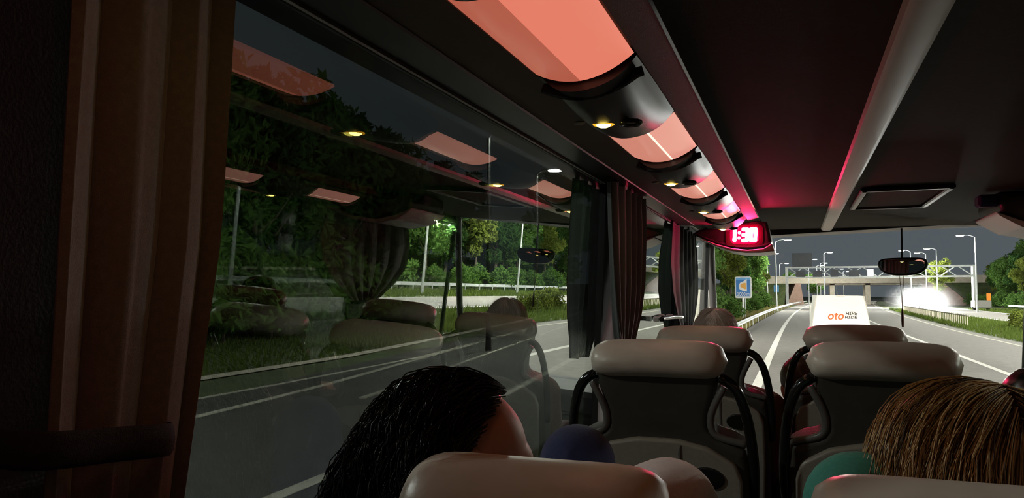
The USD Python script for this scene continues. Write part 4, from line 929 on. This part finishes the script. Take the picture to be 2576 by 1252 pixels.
# dark haired passenger asleep against the window, straight ahead
p1, H, R = person('person with wavy black hair leaning asleep on the left window, navy knee raised', (-0.452, 1.02, 2.205), (-64, -22, -10), (-0.42, 1.03, 2.07), ((-0.52, 1.04, 1.99), (-0.175, 1.10, 2.150)), (-0.31, 1.22, 1.70), 'skin', 'cloth_white', 'cloth_navy',
    knees=((-0.405, 1.46, 2.125), (-0.25, 1.62, 1.80)), feet=((-0.42, 1.60, 1.72), (-0.25, 1.66, FLOOR + 0.08)), elbows=((-0.56, 1.2, 1.75), (-0.09, 1.24, 1.94)), wrists=((-0.42, 1.38, 1.80), (-0.20, 1.42, 1.84)), asleep=True)
cap = hair_cap(H, R, 1.0, 0.07, 0.05, hl=1.0, lump=0.10, seed=3)
hr_ = part(p1, 'hair', cap, 'hair_black', True)
msh = smooth_m(bone((H + np.array([-0.06, -0.02, 0.0]), 0.070), (H + np.array([-0.11, 0.0, -0.10]), 0.032)) + bone((H + np.array([-0.11, 0.0, -0.10]), 0.032), (H + np.array([-0.115, 0.03, -0.27]), 0.025)), 0.015, 10)
part(hr_, 'hair_mass', msh, 'hair_black', True)
S = strands(H, R, 1.0, 2600, 0.30, 0.0, 0.002, 5, wave=0.010, lift=1.12, y_lim=0.08, top=0.22, back=1.1, pull=R.T @ np.array([0.04, -0.03, -0.8]))
curves(hr_, 'strands', S, 0.0024, 'hair_black')
# blonde passenger
p2, H, R = person('person with long blonde hair seen from behind, in a mint green shirt', (0.222, 1.16, 2.205), (4, -6, 3), (0.185, 1.12, 2.06), ((0.072, 1.12, 2.172), (0.36, 1.14, 2.10)), (0.18, 1.26, 1.70), 'skin', 'cloth_mint', 'cloth_dark')
hb = part(p2, 'hair', hair_cap(H, R, 1.0, 0.13, 0.35, lump=0.1, seed=6), 'hair_blonde_mid', True)
mm = bone((H + np.array([0, -0.03, 0.0]), 0.085), (H + np.array([0.0, -0.045, -0.13]), 0.08)) + bone((H + np.array([-0.05, -0.02, -0.02]), 0.06), (H + np.array([-0.075, -0.03, -0.16]), 0.05)) + bone((H + np.array([0.05, -0.02, -0.02]), 0.06), (H + np.array([0.09, -0.03, -0.16]), 0.055))
part(hb, 'hair_mass', smooth_m(mm, 0.015, 10), 'hair_blonde_mid', True)
S = strands(H, R, 1.0, 5000, 0.36, 0.15, 0.002, 8, wave=0.004, lift=1.15, pull=np.array([0, -0.1, 0]))
k_ = np.random.default_rng(4).random(len(S)); xr = (S[:, 3] - H) @ R[:, 0]; k_ = np.where((xr > 0.012) & (xr < 0.075), k_ + 0.35, k_ * 0.85)
curves(hb, 'strands', S[k_ < 0.62], 0.0019, 'hair_blonde'); curves(hb, 'strands', S[k_ >= 0.62], 0.0019, 'hair_blonde_dark')
gl = tube([H + R @ np.array(q) for q in ((-0.098, 0.035, 0.045), (-0.100, 0.02, 0.075), (-0.085, 0.005, 0.10))], 0.008, 8)
part(p2, 'hair_clip', gl, 'hair_brown', True, 'brown hair clip')
# grey haired passenger in the front row
p4, H, R = person('person with short grey hair seated in the front row by the window', (-0.288, 2.98, 2.277), (0, -4, 0), (-0.288, 2.96, 2.11), ((-0.47, 2.97, 2.03), (-0.11, 2.97, 2.03)), (-0.30, 3.08, 1.70), 'skin', 'cloth_brown', 'cloth_dark')
h4 = part(p4, 'hair', hair_cap(H, R, 1.0, 0.05, 0.20, lump=0.05, seed=9), 'hair_grey', True)
curves(h4, 'strands', strands(H, R, 1.0, 900, 0.05, 0.0, 0.002, 12, wave=0.001, lift=1.05, npts=5), 0.0018, 'hair_grey')
# brown haired passenger between the front seats
p5, H, R = person('person with brown hair and brown shirt in the gap between the front seats', (0.02, 3.12, 2.10), (10, -14, -16), (0.06, 3.10, 1.95), ((-0.08, 3.08, 1.92), (0.24, 3.10, 1.86)), (0.18, 3.16, 1.68), 'skin_brown', 'cloth_brown', 'cloth_dark')
part(p5, 'hair', hair_cap(H, R, 1.0, 0.06, 0.25, lump=0.05, seed=10), 'hair_brown', True)
# passenger across the aisle at the right edge
p3, H, R = person('person with short black hair leaning into the aisle at the right edge', (0.535, 2.13, 2.165), (20, -18, -22), (0.62, 2.13, 2.02), ((0.50, 2.13, 1.93), (0.80, 2.13, 1.97)), (0.86, 2.18, 1.69), 'skin_brown', 'cloth_dark', 'cloth_dark', s=0.95)
part(p3, 'hair', hair_cap(H, R, 0.95, 0.09, 0.25, lump=0.08, seed=11), 'hair_black', True)
p6, H, R = person('person with thick dark hair in the front row across the aisle', (0.97, 3.0, 2.265), (0, -4, 0), (0.96, 2.98, 2.10), ((0.76, 2.98, 2.02), (1.14, 2.98, 2.02)), (0.93, 3.10, 1.70), 'skin', 'cloth_dark', 'cloth_dark')
part(p6, 'hair', hair_cap(H, R, 1.0, 0.14, 0.25, lump=0.12, seed=13), 'hair_black', True)
